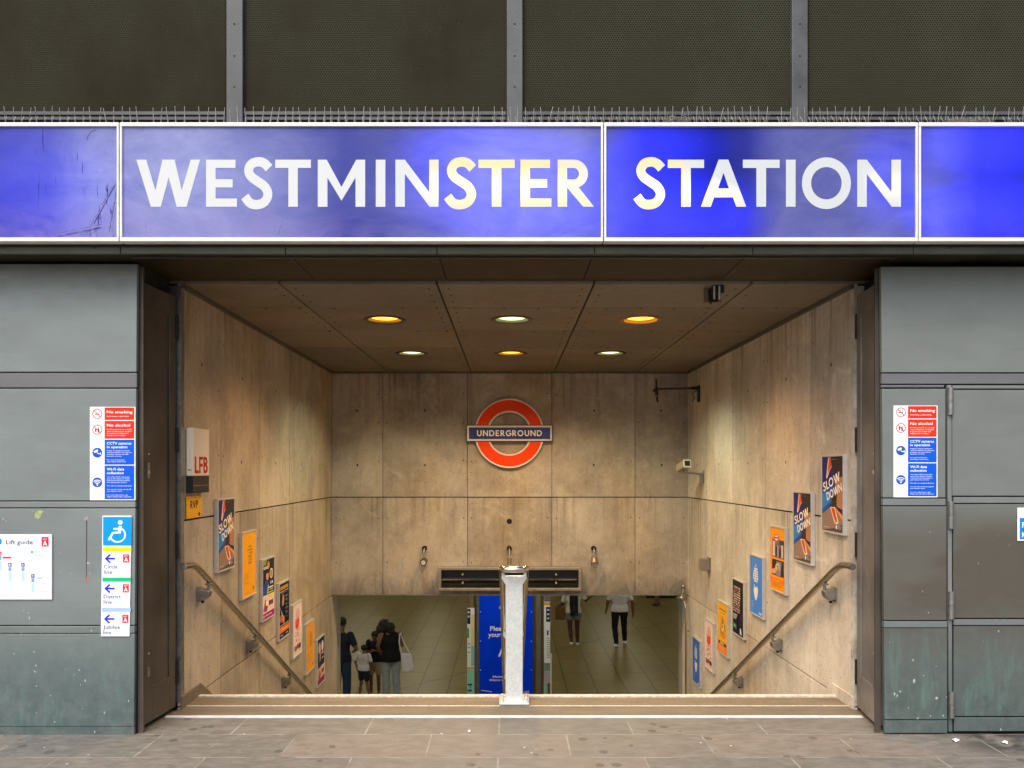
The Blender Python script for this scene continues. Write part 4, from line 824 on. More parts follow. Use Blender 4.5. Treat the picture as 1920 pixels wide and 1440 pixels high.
# posters -------------------------------------------------------------
PW, PH = .355, .545
def art(kind):
    """shapes in unit coordinates, origin bottom left: r rectangle, p polygon, e ellipse, t text, k block capitals"""
    S = []
    if kind == 'slow':
        S = [('r', 0, 0, 1, 1, '#2b1d6e'), ('p', [(.45, 1), (1, 1), (1, .72), (.62, .70), (.50, .84)], '#332c2a'), ('p', [(0, .55), (.55, .62), (.60, .42), (.0, .22)], '#1d55a8'), ('p', [(0, .50), (.42, .54), (.40, .40), (0, .28)], '#2f86cc'),
             ('p', [(0, .22), (.52, .36), (1, .22), (1, 0), (0, 0)], '#9a7c6a'), ('p', [(.30, .99), (.42, .99), (.46, .86), (.38, .82), (.24, .70), (.20, .72)], '#f7e2c8'), ('p', [(.33, .99), (.42, .98), (.46, .88), (.36, .82), (.26, .74)], '#e2541c'),
             ('p', [(.62, .70), (1, .74), (1, .30), (.66, .34)], '#b8805a'), ('p', [(.48, .48), (.72, .52), (.70, .28), (.46, .30)], '#3a2a26'), ('p', [(.40, .32), (.62, .33), (.80, .13), (.68, .10), (.58, .14)], '#f7e2c8'), ('p', [(.44, .31), (.60, .32), (.74, .14), (.66, .125), (.58, .18)], '#d9501a'),
             ('p', [(.60, .34), (1, .22), (1, .15), (.70, .28)], '#f2a01c'), ('p', [(.62, .36), (1, .28), (1, .265), (.66, .335)], '#2b1d3e'), ('p', [(0, 0), (1, 0), (1, .12), (.6, .05)], '#5a4a42'),
             ('k', "SLOW", .08, .520, .120, .10, .84, 18, '#fff6e4'), ('k', "DOWN", .26, .405, .110, .08, .74, 18, '#fff6e4'), ('e', .70, .065, .035, .026, '#f4f0e8'), ('t', "Transport", .77, .07, .016, '#f4f0e8'), ('t', "for London", .77, .045, .016, '#f4f0e8'), ('r', .10, .045, .34, .052, '#e0d0c0'), ('r', .46, .958, .72, .966, '#7a706a')]
    elif kind == 'travel':
        S = [('r', 0, 0, 1, 1, '#f7a80e')]
        for i, (l, x) in enumerate((("TRAVEL", .42), ("OFF-PEAK", .36), ("FOR", .50), ("A MORE", .42), ("QUIET", .46), ("RIDE", .44))):
            S.append(('t', l, x, .76 - .052 * i, .034, '#5c400e', .26 if i != 1 else .38))
        for k in range(9): S.append(('r', .16, .36 - .017 * k - (.03 if k > 5 else 0), .55 - (k * 7 % 5) * .03, .364 - .017 * k - (.03 if k > 5 else 0), '#b57c10'))
        S += [('s', arc(.52, .88, .12, .05, 30, 200, 10), .012, '#d8920e'), ('s', arc(.62, .42, .10, .045, 180, 380, 10), .012, '#d8920e'), ('r', .76, .08, .84, .115, '#4c3612'), ('t', "Transport", .76, .055, .012, '#7a5510'), ('r', .14, .05, .38, .056, '#b57c10')]
    elif kind == 'quiz':
        S = [('r', 0, 0, 1, 1, '#1c1716'), ('p', [(0, 1), (.35, 1), (.32, .92), (0, .90)], '#8aa050'), ('e', .50, .90, .10, .07, '#c98a6a'), ('r', .08, .87, .42, .885, '#f2ece6'), ('r', .10, .845, .44, .86, '#e8e2dc'), ('p', [(0, .28), (.45, .34), (.52, .52), (.48, .66), (.30, .68), (.16, .58), (.04, .44)], '#2a48a0'),
             ('e', .42, .72, .12, .07, '#d29a72'), ('p', [(.30, .80), (.56, .80), (.54, .70), (.50, .77), (.32, .76)], '#2a1a12'), ('e', .76, .74, .15, .085, '#f0e0d0'), ('e', .76, .74, .12, .068, '#b88a6c'), ('p', [(.36, .44), (.50, .58), (.56, .50), (.44, .40)], '#b6c83c'),
             ('r', .68, .56, .74, .61, '#f2ece6'), ('r', .80, .56, .86, .61, '#f2ece6'), ('r', .56, .495, .92, .52, '#f2ece6'), ('r', .60, .46, .90, .475, '#d8d0c8'), ('r', .42, .42, .94, .432, '#f2ece6'), ('r', 0, .10, 1, .385, '#f0cfc0'), ('r', 0, .385, 1, .40, '#f4f0ee'), ('r', .46, .36, 1, .40, '#d6dc54'),
             ('p', [(.04, .14), (.22, .34), (.34, .30), (.44, .18), (.30, .12)], '#c0463a'), ('e', .34, .26, .07, .05, '#f4eeee'), ('e', .30, .17, .08, .05, '#3a5c9a'), ('r', .54, .20, .66, .28, '#241c1a'), ('r', .69, .20, .78, .28, '#241c1a'), ('r', .81, .20, .90, .28, '#241c1a'), ('r', 0, 0, 1, .10, '#9c1e6c'), ('r', .22, .045, .80, .06, '#f0d8ea'), ('e', .10, .05, .035, .024, '#f6eef4')]
    elif kind == 'concert':
        S = [('r', 0, 0, 1, 1, '#15110f'), ('r', .10, .88, .90, .95, '#b8862e'), ('r', .08, .845, .92, .853, '#f0ece4'), ('r', .2, .815, .8, .822, '#c8c0b8'), ('p', [(.28, .58), (.44, .60), (.50, .70), (.44, .79), (.34, .78), (.30, .70)], '#c79a6e'), ('p', [(0, .62), (.06, .60), (.44, .36), (.40, .34)], '#d8c8b0'),
             ('e', .20, .36, .13, .075, '#b87448'), ('e', .42, .33, .11, .07, '#d08e5a')]
        for k in range(6): S.append(('r', .62, .74 - .075 * k, .62 + .25 - (k % 3) * .05, .748 - .075 * k, '#c8c0b8')); S.append(('r', .62, .718 - .075 * k, .62 + .17 + (k % 2) * .04, .724 - .075 * k, '#8c847c'))
        S += [('r', .06, .235, .94, .245, '#f0ece4'), ('r', 0, .10, 1, .215, '#ee7f1a'), ('r', .20, .15, .80, .165, '#f8c890'), ('r', .12, .045, .36, .06, '#d8d0c8'), ('r', .62, .045, .88, .06, '#d8d0c8')]
    elif kind == 'pink':
        S = [('r', 0, 0, 1, 1, '#f6dcd2')]
        for x, y0, y1, w_ in ((.34, .66, .86, .05), (.44, .66, .92, .05), (.55, .66, .91, .05), (.66, .66, .86, .05), (.24, .62, .72, .05)): S.append(('p', [(x, y0), (x + w_, y0), (x + w_, y1), (x + .02, y1)], '#d8382a'))
        S += [('p', [(.26, .56), (.34, .68), (.72, .70), (.70, .58), (.60, .52), (.36, .52)], '#e83a28'), ('e', .52, .62, .12, .035, '#ff6a40')]
        rr = random.Random(3)
        for k in range(26): x, y = rr.uniform(.2, .70), rr.uniform(.24, .50); S.append(('r', x, y, x + rr.uniform(.03, .14), y + .014, rr.choice(('#c83c34', '#e06858', '#b02c28'))))
        S += [('r', .16, .10, .40, .19, '#6c4438'), ('e', .28, .155, .06, .025, '#d88c66'), ('r', .44, .12, .58, .21, '#b0604a'), ('r', .62, .10, .84, .20, '#46444e'), ('r', .14, .055, .86, .066, '#d8a898')]
    elif kind == 'photos':
        S = [('r', 0, 0, 1, 1, '#f79c0c'), ('r', .14, .52, .94, .82, '#7c6a6c'), ('r', .18, .54, .32, .78, '#d6c6cc'), ('r', .36, .54, .44, .70, '#2c2628'), ('r', .48, .54, .56, .72, '#a89aa0'), ('r', .60, .54, .72, .68, '#3a3234'), ('r', .76, .54, .86, .74, '#cfc6ca'), ('r', .62, .74, .92, .80, '#403a40'), ('e', .42, .84, .16, .062, '#e84c30'), ('e', .42, .84, .11, .042, '#f0e2e0'), ('r', .28, .83, .56, .85, '#4a4470'),
             ('r', .12, .235, .92, .49, '#3a2c2c'), ('p', [(.40, .24), (.72, .24), (.76, .47), (.42, .46)], '#8c88a0'), ('p', [(.10, .26), (.34, .25), (.48, .36), (.40, .42), (.30, .34), (.10, .32)], '#e8a070'), ('s', arc(.52, .37, .10, .055, -40, 230, 14), .035, '#f4dc60'), ('r', 0, .12, 1, .19, '#f57c08'), ('r', .12, .145, .66, .158, '#f8b060'), ('r', .12, .09, .80, .10, '#d07a08'), ('r', .12, .065, .72, .073, '#d07a08')]
    elif kind in ('blue', 'blue2'):
        b = '#4d8ae6' if kind == 'blue' else '#3f72cc'
        S = [('r', 0, 0, 1, 1, b), ('p', [(.42, .83), (.50, .83), (.47, .885)], '#eef4fa')]
        for k, (wa, xa) in enumerate(((.26, .34), (.34, .30), (.38, .28), (.42, .26), (.42, .27), (.30, .34))):
            y = .775 - .042 * k
            for q in range(3): S.append(('r', xa + wa * q / 3, y, xa + wa * (q + .82) / 3, y + .032, '#eef4fa'))
        S += [('p', [(.30, .42), (.40, .50), (.46, .46), (.60, .50), (.66, .44), (.60, .32), (.50, .24), (.42, .26), (.34, .34)], '#f4f0ee'), ('p', [(.34, .52), (.38, .52), (.40, .44), (.36, .44)], '#f4f0ee')]
        for k in range(3): S.append(('r', .12, .20 - .045 * k, .30 + .05 * (k % 2), .212 - .045 * k, '#a8c6f2'))
        S += [('e', .76, .05, .035, .024, '#eef4fa'), ('r', .82, .03, .92, .07, '#dce8f8'), ('r', .12, .06, .28, .066, '#a8c6f2')]
    elif kind == 'menu':
        S = [('r', 0, 0, 1, 1, '#221915')]; rr = random.Random(9)
        for row in range(11):
            x = .10
            while x < .70: w_ = rr.uniform(.05, .13); S.append(('r', x, .86 - .044 * row, min(x + w_, .74), .86 - .044 * row + .024, rr.choice(('#e8dccc', '#cdbca8', '#b8685a')))); x += w_ + .03
        S += [('s', arc(.74, .42, .12, .075, -120, 150, 16), .02, '#8c5c40'), ('s', arc(.70, .30, .16, .10, -80, 60, 12), .02, '#6c4430')]
        for k in range(4): S.append(('r', .10, .355 - .026 * k, .50 - .04 * k, .366 - .026 * k, '#f4f0ea'))
        S += [('p', [(.08, .10), (.40, .09), (.44, .18), (.12, .21)], '#3c8c58'), ('r', .16, .13, .34, .16, '#8cc89a'), ('p', [(.76, .05), (.90, .04), (.86, .10), (.80, .16), (.74, .14)], '#f2f2f0')]
    elif kind == 'yellow2':
        S = [('r', 0, 0, 1, 1, '#f8b80c'), ('r', .14, .855, .90, .878, '#9a6c10'), ('r', .30, .80, .74, .812, '#b8860e'), ('p', [(.2, .46), (.34, .60), (.40, .70), (.54, .74), (.64, .64), (.82, .58), (.74, .44), (.82, .34), (.56, .30), (.36, .32), (.24, .38)], '#e0920e'), ('e', .50, .54, .14, .10, '#fbe6a0')]
        rr = random.Random(4)
        for k in range(26): a = rr.uniform(0, 6.28); q = rr.uniform(.12, .30); x, y = .5 + q * math.cos(a), .52 + .62 * q * math.sin(a); S.append(('p', [(x, y), (x + rr.uniform(.03, .07), y + .01), (x + .02, y + rr.uniform(.02, .05))], rr.choice(('#1e1610', '#3a2a14', '#fff4cc'))))
        S += [('p', [(.44, .62), (.56, .63), (.54, .50), (.46, .50)], '#2a2016'), ('e', .5, .575, .03, .02, '#fbe6a0'), ('r', 0, 0, 1, .17, '#f58a14'), ('r', .08, .17, .92, .225, '#6e1c12'), ('r', .28, .185, .66, .208, '#f8e8c0')]
        for k in range(4): S.append(('r', .16, .135 - .03 * k, .84 - .06 * (k % 2), .145 - .03 * k, '#fbb45a'))
    elif kind == 'last':
        S = [('r', 0, 0, 1, 1, '#221c26'), ('e', .30, .80, .16, .12, '#e8b8a0'), ('e', .72, .80, .14, .12, '#f0e6e0'), ('p', [(.28, .46), (.44, .50), (.52, .84), (.36, .86)], '#d8a08c'), ('p', [(0, .38), (.4, .52), (.5, .40), (.1, .34)], '#3a3a5c'), ('r', .58, .62, .90, .66, '#e8e0e0'), ('r', .62, .52, .92, .54, '#e8e0e0'), ('r', 0, .12, 1, .36, '#e6b2a4'), ('r', .50, .345, 1, .375, '#dce07a'), ('p', [(.1, .14), (.3, .32), (.46, .20), (.36, .12)], '#a84a44'), ('r', .6, .2, .9, .28, '#3a3030'), ('r', 0, 0, 1, .12, '#8c2c50')]
    return S
def poster(fm, kind, label, W=PW, H=PH):
    """fm: bottom centre of the frame on the wall, x to the reader's right"""
    root = thing("framed_poster", label, "poster", fm, "framed posters beside the stairs")
    b, T = .014, .032; mb = MB(fm); x0, x1 = -W / 2 - b, W / 2 + b; y0, y1 = -b, H + b
    for q in ((x0, x0 + b, y0, y1), (x1 - b, x1, y0, y1), (x0 + b, x1 - b, y0, y0 + b), (x0 + b, x1 - b, y1 - b, y1)): mb.box(*q, .001, T)
    mb.build("frame", M_alu, root, bevel=.0015)
    cols = []; mb = MB(fm); z = T - .006
    def ci(h):
        if h not in cols: cols.append(h)
        return cols.index(h)
    U = lambda p: (-W / 2 + p[0] * W, p[1] * H)
    for i, sh in enumerate(art(kind)):
        zz = z + i * .00012; c_ = ci(next(v for v in sh[::-1] if isinstance(v, str) and v.startswith('#'))); k = sh[0]
        if k == 'r':
            a = U((sh[1], sh[2])); b_ = U((sh[3], sh[4])); mb.rect(a[0], a[1], b_[0], b_[1], zz, c_)
        elif k == 'p': mb.flat([U(p) for p in sh[1]], zz, c_)
        elif k == 'e': a = U((sh[1], sh[2])); mb.disc(a[0], a[1], sh[3] * W, sh[4] * H, zz, c_, 20)
        elif k == 's':
            pts = [U(p) for p in sh[1]]; mb.stroke(pts, sh[2] * W, zz - .0001, zz, c_)
        elif k == 't': a = U((sh[2], sh[3])); txt(mb, sh[1], a[0], a[1], sh[4] * H, zz, c_, sh[6] * W if len(sh) > 6 else None, 'l', .01)
        elif k == 'k':
            a = U((sh[2], sh[3])); word(mb, sh[1], 0, 0, sh[4] * H, sh[5], zz - .0001, zz, c_, sh[6] * W, R(sh[7]), a[0], a[1])
    mb.build("print", [ink(h) for h in cols], root)
RP = [(5.60, -.172, 'slow', "SLOW DOWN poster nearest the street on the pale wall"), (6.16, -.455, 'slow', "SLOW DOWN poster on the pale wall, second down next to the orange photo poster"),
      (6.71, -.775, 'photos', "orange poster with two photographs, one above the other"), (7.27, -1.09, 'blue', "light blue poster with white lantern shape, higher of the two blue ones"),
      (7.83, -1.40, 'menu', "black poster filled with rows of pale writing and a green patch"), (8.38, -1.72, 'yellow2', "yellow and orange poster with spiky drawing and dark red band"),
      (8.93, -2.03, 'pink', "pink poster with red lettering on the pale wall near the metal pipe"), (9.51, -2.36, 'blue2', "darker blue poster, lowest of the row beside the metal pipe")]
for dd, zc, k, lab in RP: poster(wallR(dd, zc - PH / 2), k, lab)
LP_ = [(6.11, -.505, 'slow', "SLOW DOWN poster on the brown wall below the yellow RVP tag"), (6.67, -.81, 'travel', "plain amber poster with small dark text, higher of the two on the brown wall"), (7.22, -1.105, 'quiz', "dark poster with person in blue, magenta strip along its bottom"),
       (7.75, -1.40, 'concert', "black concert poster with gold heading and orange band"), (8.25, -1.70, 'pink', "pink poster with red lettering on the brown wall between black and amber posters"), (8.80, -2.01, 'travel', "amber poster low on the brown wall between pink and last poster"), (9.33, -2.30, 'last', "dark and pink poster at the bottom end of the row on the brown wall")]
for dd, zc, k, lab in LP_: poster(wallL(dd, zc - PH / 2), k, lab)

# handrails ------------------------------------------------------------
def side_rail(sd, label):
    wf = wallL if sd < 0 else wallR; X_ = (lambda d, off: xl(d) + off) if sd < 0 else (lambda d, off: xr(d) - off)
    o = .075; z0 = EYE - .665; d0 = 5.42; sl_ = .571
    root = thing("handrail", label, "handrail", Vector((X_(5.3, o), 5.3, 0)), "stainless wall handrails")
    pts = [(X_(5.17, o), 5.17, z0 + .017), (X_(5.22, o), 5.22, z0 + .018), (X_(5.32, o), 5.32, z0 + .012), (X_(5.40, o), 5.40, z0 - .015), (X_(5.47, o), 5.47, z0 - .05)]
    for k in range(1, 12): dd = 5.47 + k * .5; pts.append((X_(dd, o), dd, z0 - .05 - (dd - 5.47) * sl_))
    mb = MB(); mb.tube(pts, .024, 18); mb.build("rail", M_stainless, root)
    for dd in (5.62, 6.70, 7.78, 8.86, 9.94):
        zr = z0 - .05 - (dd - 5.47) * sl_; mb = MB(wf(dd, zr - EYE))
        pr = [(.001, -.135), (.045, -.148), (.082, -.12), (.088, -.08), (.06, -.07), (.001, -.058)]; nn = len(pr)
        mb.add([(-.033, y_, x_) for x_, y_ in pr] + [(.033, y_, x_) for x_, y_ in pr], [tuple(range(nn)), tuple(range(2 * nn - 1, nn - 1, -1))] + [(i_, nn + i_, nn + (i_ + 1) % nn, (i_ + 1) % nn) for i_ in range(nn)])
        mb.box(-.042, .042, -.155, -.05, .0005, .010); mb.tube([(0, -.085, .075), (0, -.02, .075)], .011, 10); mb.ell((0, -.158, .03), .013, .013, .013, 1); mb.box(-.03, .03, -.034, -.022, .055, .095)
        mb.build("bracket", [M_cast, M_bolt], root, bevel=.003)
side_rail(-1, "stainless handrail on the brown wall below the yellow tag"); side_rail(1, "stainless handrail on the pale wall descending under eight posters")
# centre handrail with galvanised posts
cxp = .034
root = thing("centre_handrail", "double stainless centre handrail with pale galvanised post at the stair head", "handrail", (cxp, 5.44, 0))
zt = EYE - .70
for i in range(5):
    dd = 5.44 + i * 1.22; zb = 0.010 if i == 0 else -.17 - (dd - 5.62) * .569; zr = zt - max(0, dd - 5.5) * .571; hw = .0605
    P_ = MB(Matrix(((1, 0, 0, cxp), (0, 0, -1, dd), (0, 1, 0, 0), (0, 0, 0, 1))))
    P_.prism([(-hw, zb), (hw, zb), (hw, zr - .105), (.088, zr - .065), (.088, zr - .02), (.078, zr - .02), (.066, zr - .045), (-.066, zr - .045), (-.078, zr - .02), (-.088, zr - .02), (-.088, zr - .065), (-hw, zr - .105)], -.03, .012)
    po = P_.build("post", M_galv, root, bevel=.003)
    P_ = MB(Matrix(((1, 0, 0, cxp), (0, 0, -1, dd), (0, 1, 0, 0), (0, 0, 0, 1))))
    P_.box(-.105, .105, zb + .001, zb + .016, -.085, .07)
    for sx in (-1, 1): P_.tube([(sx * .085, zb + .016, .03), (sx * .085, zb + .045, .03)], .012, 8); P_.tube([(sx * .085, zb + .016, -.05), (sx * .085, zb + .045, -.05)], .012, 8)
    P_.build("base_plate", M_galv, po, bevel=.003)
    P_ = MB(Matrix(((1, 0, 0, cxp), (0, 0, -1, dd), (0, 1, 0, 0), (0, 0, 0, 1))))
    for sx in (-1, 1): P_.tube([(sx * .085, zr - .055, -.01), (sx * .085, zr - .02, -.01)], .011, 10)
    P_.build("saddle", M_bolt, po)
pts = []
def rz(dd): return zt - max(0, dd - 5.5) * .571
for dd in (11.2, 9.5, 8.0, 6.5, 5.56, 5.5): pts.append((cxp - .085, dd, rz(dd)))
pts += [(cxp - .085, 5.44, zt + .008), (cxp - .083, 5.395, zt + .011), (cxp - .072, 5.362, zt + .012), (cxp - .05, 5.345, zt + .012), (cxp, 5.34, zt + .012)]
pts += [(2 * cxp - x, y, z) for x, y, z in pts[-2::-1]]
mb = MB(); mb.tube(pts, .0225, 18); mb.build("rail", M_stainless, root)

# LFB box and RVP tag ---------------------------------------------------
s0 = EYE
fm = wallL(5.50, .035)
root = thing("premises_box", "cream box with red LFB letters and black base on the brown wall", "box", fm)
a0, a1 = -.11, .185; zt_, zb_ = .265, -.195
mb = MB(fm); mb.box(a0, a1, -.073, zt_, .004, .052); mb.build("body", plain("cream_metal", (.88, .78, .62), .35, 0, .05, 6), root, bevel=.003)
mb = MB(fm); mb.box(a0, a1, zb_, -.074, .004, .052); mb.box(a0 + .01, a1 - .005, -.145, -.14, .052, .054, 1); mb.build("black_base", [M_black, M_cast], root, bevel=.003)
mb = MB(fm); word(mb, "LFB", a0 + .03, -.055, .118, .14, .052, .0532, 0, .235); mb.build("lettering", ink('#c01c12'), root)
mb = MB(fm); mb.box(a0 - .002, a0, -.035, -.029, .015, .04); mb.build("slot", M_gap, root)
fm = wallL(5.50, -.25)
root = thing("rvp_tag", "yellow RVP plate hanging by a loop below the cream box", "sign", fm)
mb = MB(fm); mb.box(-.12, .145, -.09, .068, .006, .012); mb.build("plate", ink('#f2b010'), root, bevel=.002)
mb = MB(fm); word(mb, "RVP", -.06, -.02, .055, .14, .012, .0126, 0, .135); mb.rect(.085, -.08, .115, -.055, .0126, 0)
for q in ((-.11, .058), (.135, .058), (-.11, -.08), (.135, -.08)): mb.disc(q[0], q[1], .004, .004, .0126, 0, 8)
mb.build("lettering", ink('#3a2c10'), root)
mb = MB(fm); mb.tube([(-.03, .062, .014), (-.035, .12, .03), (-.01, .11, .025), (.03, .062, .014)], .003, 8); mb.build("loop", M_alu, root)

# back wall fittings ----------------------------------------------------
s = 9.86 / F; fm = fac(10.04)
Xd = lambda px: (px - CX) * s; Yd = lambda py: (CY - py) * s
root = thing("display_case", "long steel framed empty display case with dark interior under the round sign", "display case", fsub(10.04, 955, 1108))
x0, x1, y0, y1 = Xd(822), Xd(1090), Yd(1108), Yd(1064)
mb = MB(fm)
for q in ((x0, x1, y1 - .035, y1), (x0, x1, y0, y0 + .035), (x0, x0 + .035, y0 + .035, y1 - .035), (x1 - .035, x1, y0 + .035, y1 - .035)): mb.box(*q, .001, .18)
mb.build("case_frame", plain("case_steel", (.38, .34, .29), .35, .7, .15, 14), root, bevel=.004)
mb = MB(fm); mb.box(x0 + .035, x1 - .035, y0 + .035, y1 - .035, .001, .03); mb.build("back_panel", M_black, root)
mb = MB(fm); n = 14
for i in range(n):
    a = i / n; b = (i + 1) / n; hh = lambda q: .14 - .10 * q
    mb.add([(x0 + .035, y0 + .035 + .12 * a, .04 + .10 * (1 - a) ** 2), (x1 - .035, y0 + .035 + .12 * a, .04 + .10 * (1 - a) ** 2), (x1 - .035, y0 + .035 + .12 * b, .04 + .10 * (1 - b) ** 2), (x0 + .035, y0 + .035 + .12 * b, .04 + .10 * (1 - b) ** 2)], [(0, 1, 2, 3)], 0, True)
mb.build("reflection_sheet", plain("reflection_dark", (.03, .03, .03), .22, .6, .3, 4), root)  # grey reflection in the case given shape as a curved sheet
mb = MB(fm)
for px in (867, 1043):
    for py in (1077.5, 1094): mb.tube([(Xd(px), Yd(py), .03), (Xd(px), Yd(py), .15)], .012, 12)
mb.build("bolts", plain("brass", (.55, .55, .28), .4, .5, .2, 12), root)
for px, kind, lab in ((795, 0, "small wall spotlight facing out beside the case, under the ragged dark stain"), (955, 1, "spotlight mount half hidden behind the centre rail post"), (1114, 2, "small bronze wall spotlight pointing down, nearer the camera on its bracket")):
    x = (px - CX) * 9.95 / F; y = (CY - 1029) * 9.95 / F; root = thing("wall_spotlight", lab, "spotlight", fac(10.04) @ Matrix.Translation((x, y, 0)), "wall spotlights above the display case")
    mb = MB(fm); mb.tube([(x, y, .001), (x, y, .05)], .033, 20, m=0); mb.build("mount", M_bolt, root)
    mb = MB(fm); mb.tube([(x, y, .05), (x, y - .03, .09), (x, y - .11, .10)], .011, 10); mb.build("arm", M_cast, root)
    mb = MB(fm)
    if kind == 0: mb.tube([(x, y - .16, .06), (x, y - .17, .17)], .045, 24); mb.tube([(x, y - .17, .171), (x, y - .17, .174)], .03, 20, 1)
    elif kind == 2: mb.tube([(x, y - .10, .10), (x, y - .13, .10), (x, y - .19, .14)], .036, 22, r2=.048); mb.tube([(x, y - .19, .142), (x, y - .193, .146)], .036, 20, 1)
    else: mb.tube([(x - .03, y - .10, .10), (x + .03, y - .10, .10)], .008, 8); mb.tube([(x, y - .12, .10), (x, y - .2, .11)], .03, 16)
    mb.build("lamp_head", [plain("spot_head", (.13, .11, .09), .4, .5, .2, 20) if kind == 0 else plain("spot_head2", (.3, .22, .17), .4, .5, .2, 20), M_alu], root)

# cctv camera on the pale wall
fm = wallR(9.25, -.05)
root = thing("security_camera", "pale box security camera on a curved arm in the corner", "camera", fm)
mb = MB(fm); mb.prism([(-.02, .05), (-.02, -.10), (.02, -.10), (.02, .05)], .001, .012); mb.prism([(-.012, .02), (-.012, -.08), (.012, -.08), (.012, .02)], .012, .05)
mb.tube([(0, 0, .04), (0, .015, .12), (0, .02, .20), (0, .03, .245)], .014, 10, r2=.010); mb.build("arm", M_cast, root, bevel=.002)
cm = Matrix.Translation(fm @ Vector((0, .10, .25))) @ Matrix.Rotation(R(-14), 4, 'X') @ Matrix.Rotation(R(8), 4, 'Z')
mb = MB(cm); mb.box(-.045, .045, -.13, .13, -.045, .045); mb.build("housing", plain("camera_shell", (.35, .31, .2), .4), root, bevel=.008)
mb = MB(cm); mb.box(-.047, .047, -.136, -.131, -.047, .047); mb.box(-.032, .032, -.14, -.1361, -.03, .032, 1); mb.build("lens_hood", [ink('#dcdcd8'), M_black], root)
mb = MB(cm); mb.box(-.012, .012, -.02, .02, -.10, -.046); mb.build("mount", M_cast, root)
# aerial arm
fm = wallR(9.45, .94)
root = thing("aerial_arm", "black bracket arm with an upright plate high in the corner", "bracket", fm)
mb = MB(fm); mb.box(-.03, .03, -.10, .10, .001, .025); mb.tube([(0, .07, .025), (0, .07, .10)], .02, 10); mb.tube([(0, .05, .03), (0, .0, .09), (0, -.05, .06), (0, -.09, .09)], .006, 8); mb.build("bracket", M_black, root)
mb = MB(fm); mb.tube([(0, .07, .09), (0, .065, .3), (0, .06, .52)], .012, 10); mb.build("arm", M_black, root)
mb = MB(fm); mb.tube([(0, .18, .535), (0, .08, .53)], .012, 10); mb.tube([(0, .08, .53), (0, -.02, .525)], .022, 12); mb.ell((0, .04, .55), .025, .02, .03); mb.tube([(0, -.03, .525), (0, -.10, .515)], .013, 10); mb.build("aerial", M_black, root)
# small grey sensor box
fm = wallR(9.0, -1.10)
root = thing("sensor_box", "small square grey metal box on the pale wall between camera and blue poster", "box", fm)
mb = MB(fm); mb.box(-.06, .06, -.075, .085, .001, .012); mb.build("back_plate", M_cast, root, bevel=.002)
mb = MB(fm); mb.box(-.05, .05, -.068, .068, .012, .112); mb.build("housing", plain("sensor_grey", (.27, .25, .22), .45, .3, .1, 8), root, bevel=.004)
# conduit in the right corner
root = thing("metal_conduit", "thin steel conduit running down the corner from a junction fitting", "pipe", (2.27, 9.9, -2.9))
mb = MB(); mb.tube([(2.27, 9.88, EYE - 4.6), (2.27, 9.88, EYE - 1.78), (2.255, 9.90, EYE - 1.70), (2.23, 9.93, EYE - 1.66)], .014, 12); mb.build("pipe", M_stainless, root)
mb = MB(); mb.ell((2.23, 9.93, EYE - 1.65), .05, .05, .045); mb.tube([(2.23, 9.93, EYE - 1.61), (2.25, 9.94, EYE - 1.50)], .02, 10); mb.ell((2.25, 9.94, EYE - 1.50), .03, .03, .035); mb.tube([(2.23, 9.9, EYE - 1.65), (2.14, 9.86, EYE - 1.63)], .012, 8); mb.build("junction", M_cast, root)
mb = MB(); mb.box(2.25, 2.30, 9.87, 9.89, EYE - 2.07, EYE - 2.05); mb.build("clip", M_cast, root)
# emergency fitting hanging at the front edge of the ceiling
z = EYE + 1.285; xc = (1337 - CX) * 5.4 / F
root = thing("emergency_light", "small hanging fitting with two upright tubes at the front edge of the ceiling", "light fitting", (xc, 5.4, z))
mb = MB(fac(5.42)); mb.box(xc - .062, xc + .060, 1.182, 1.284, 0, .006); mb.build("plate", plain("fitting_plate", (.16, .12, .085), .5), root)
mb = MB(fac(5.42)); mb.box(xc - .016, xc + .058, 1.23, 1.30, .010, .09); mb.tube([(xc - .012, 1.182, .02), (xc - .02, 1.165, .02)], .006, 8); mb.build("end_box", M_black, root, bevel=.003)
mb = MB(fac(5.42)); mb.box(xc - .030, xc + .036, 1.186, 1.272, .006, .0098); mb.build("tray", M_gap, root)
for dx in (-.012, .024):
    mb = MB(fac(5.33)); mb.tube([(xc + dx, 1.185, .006), (xc + dx, 1.275, .006)], .0065, 10); mb.build("tube", ink('#c8c4b4'), root)

# litter on the pavement
def litter(px, py, label, r):
    d_ = EYE * F / (py - CY); mb = MB(); x = (px - CX) * d_ / F
    n = 9; rr = random.Random(int(px)); pts = [(x + r * rr.uniform(.5, 1.2) * math.cos(a * 2 * math.pi / n), d_ + r * rr.uniform(.5, 1.1) * math.sin(a * 2 * math.pi / n), .004 + rr.uniform(0, .012)) for a in range(n)]
    mb.add(pts + [(x, d_, .022), (x, d_, .002)], [(i, (i + 1) % n, n) for i in range(n)] + [((i + 1) % n, i, n + 1) for i in range(n)]); tag(mb.build("litter", ink('#f0f2f4')), label, "litter")
litter(1792, 1391, "crumpled white scrap of paper on the pavement below the hinged door", .022); litter(1884, 1395, "smaller white scrap on the dark pavement patch, nearer the right edge", .016)
litter(880, 1374, "tiny pale crumb on the paving in front of the centre post", .009)

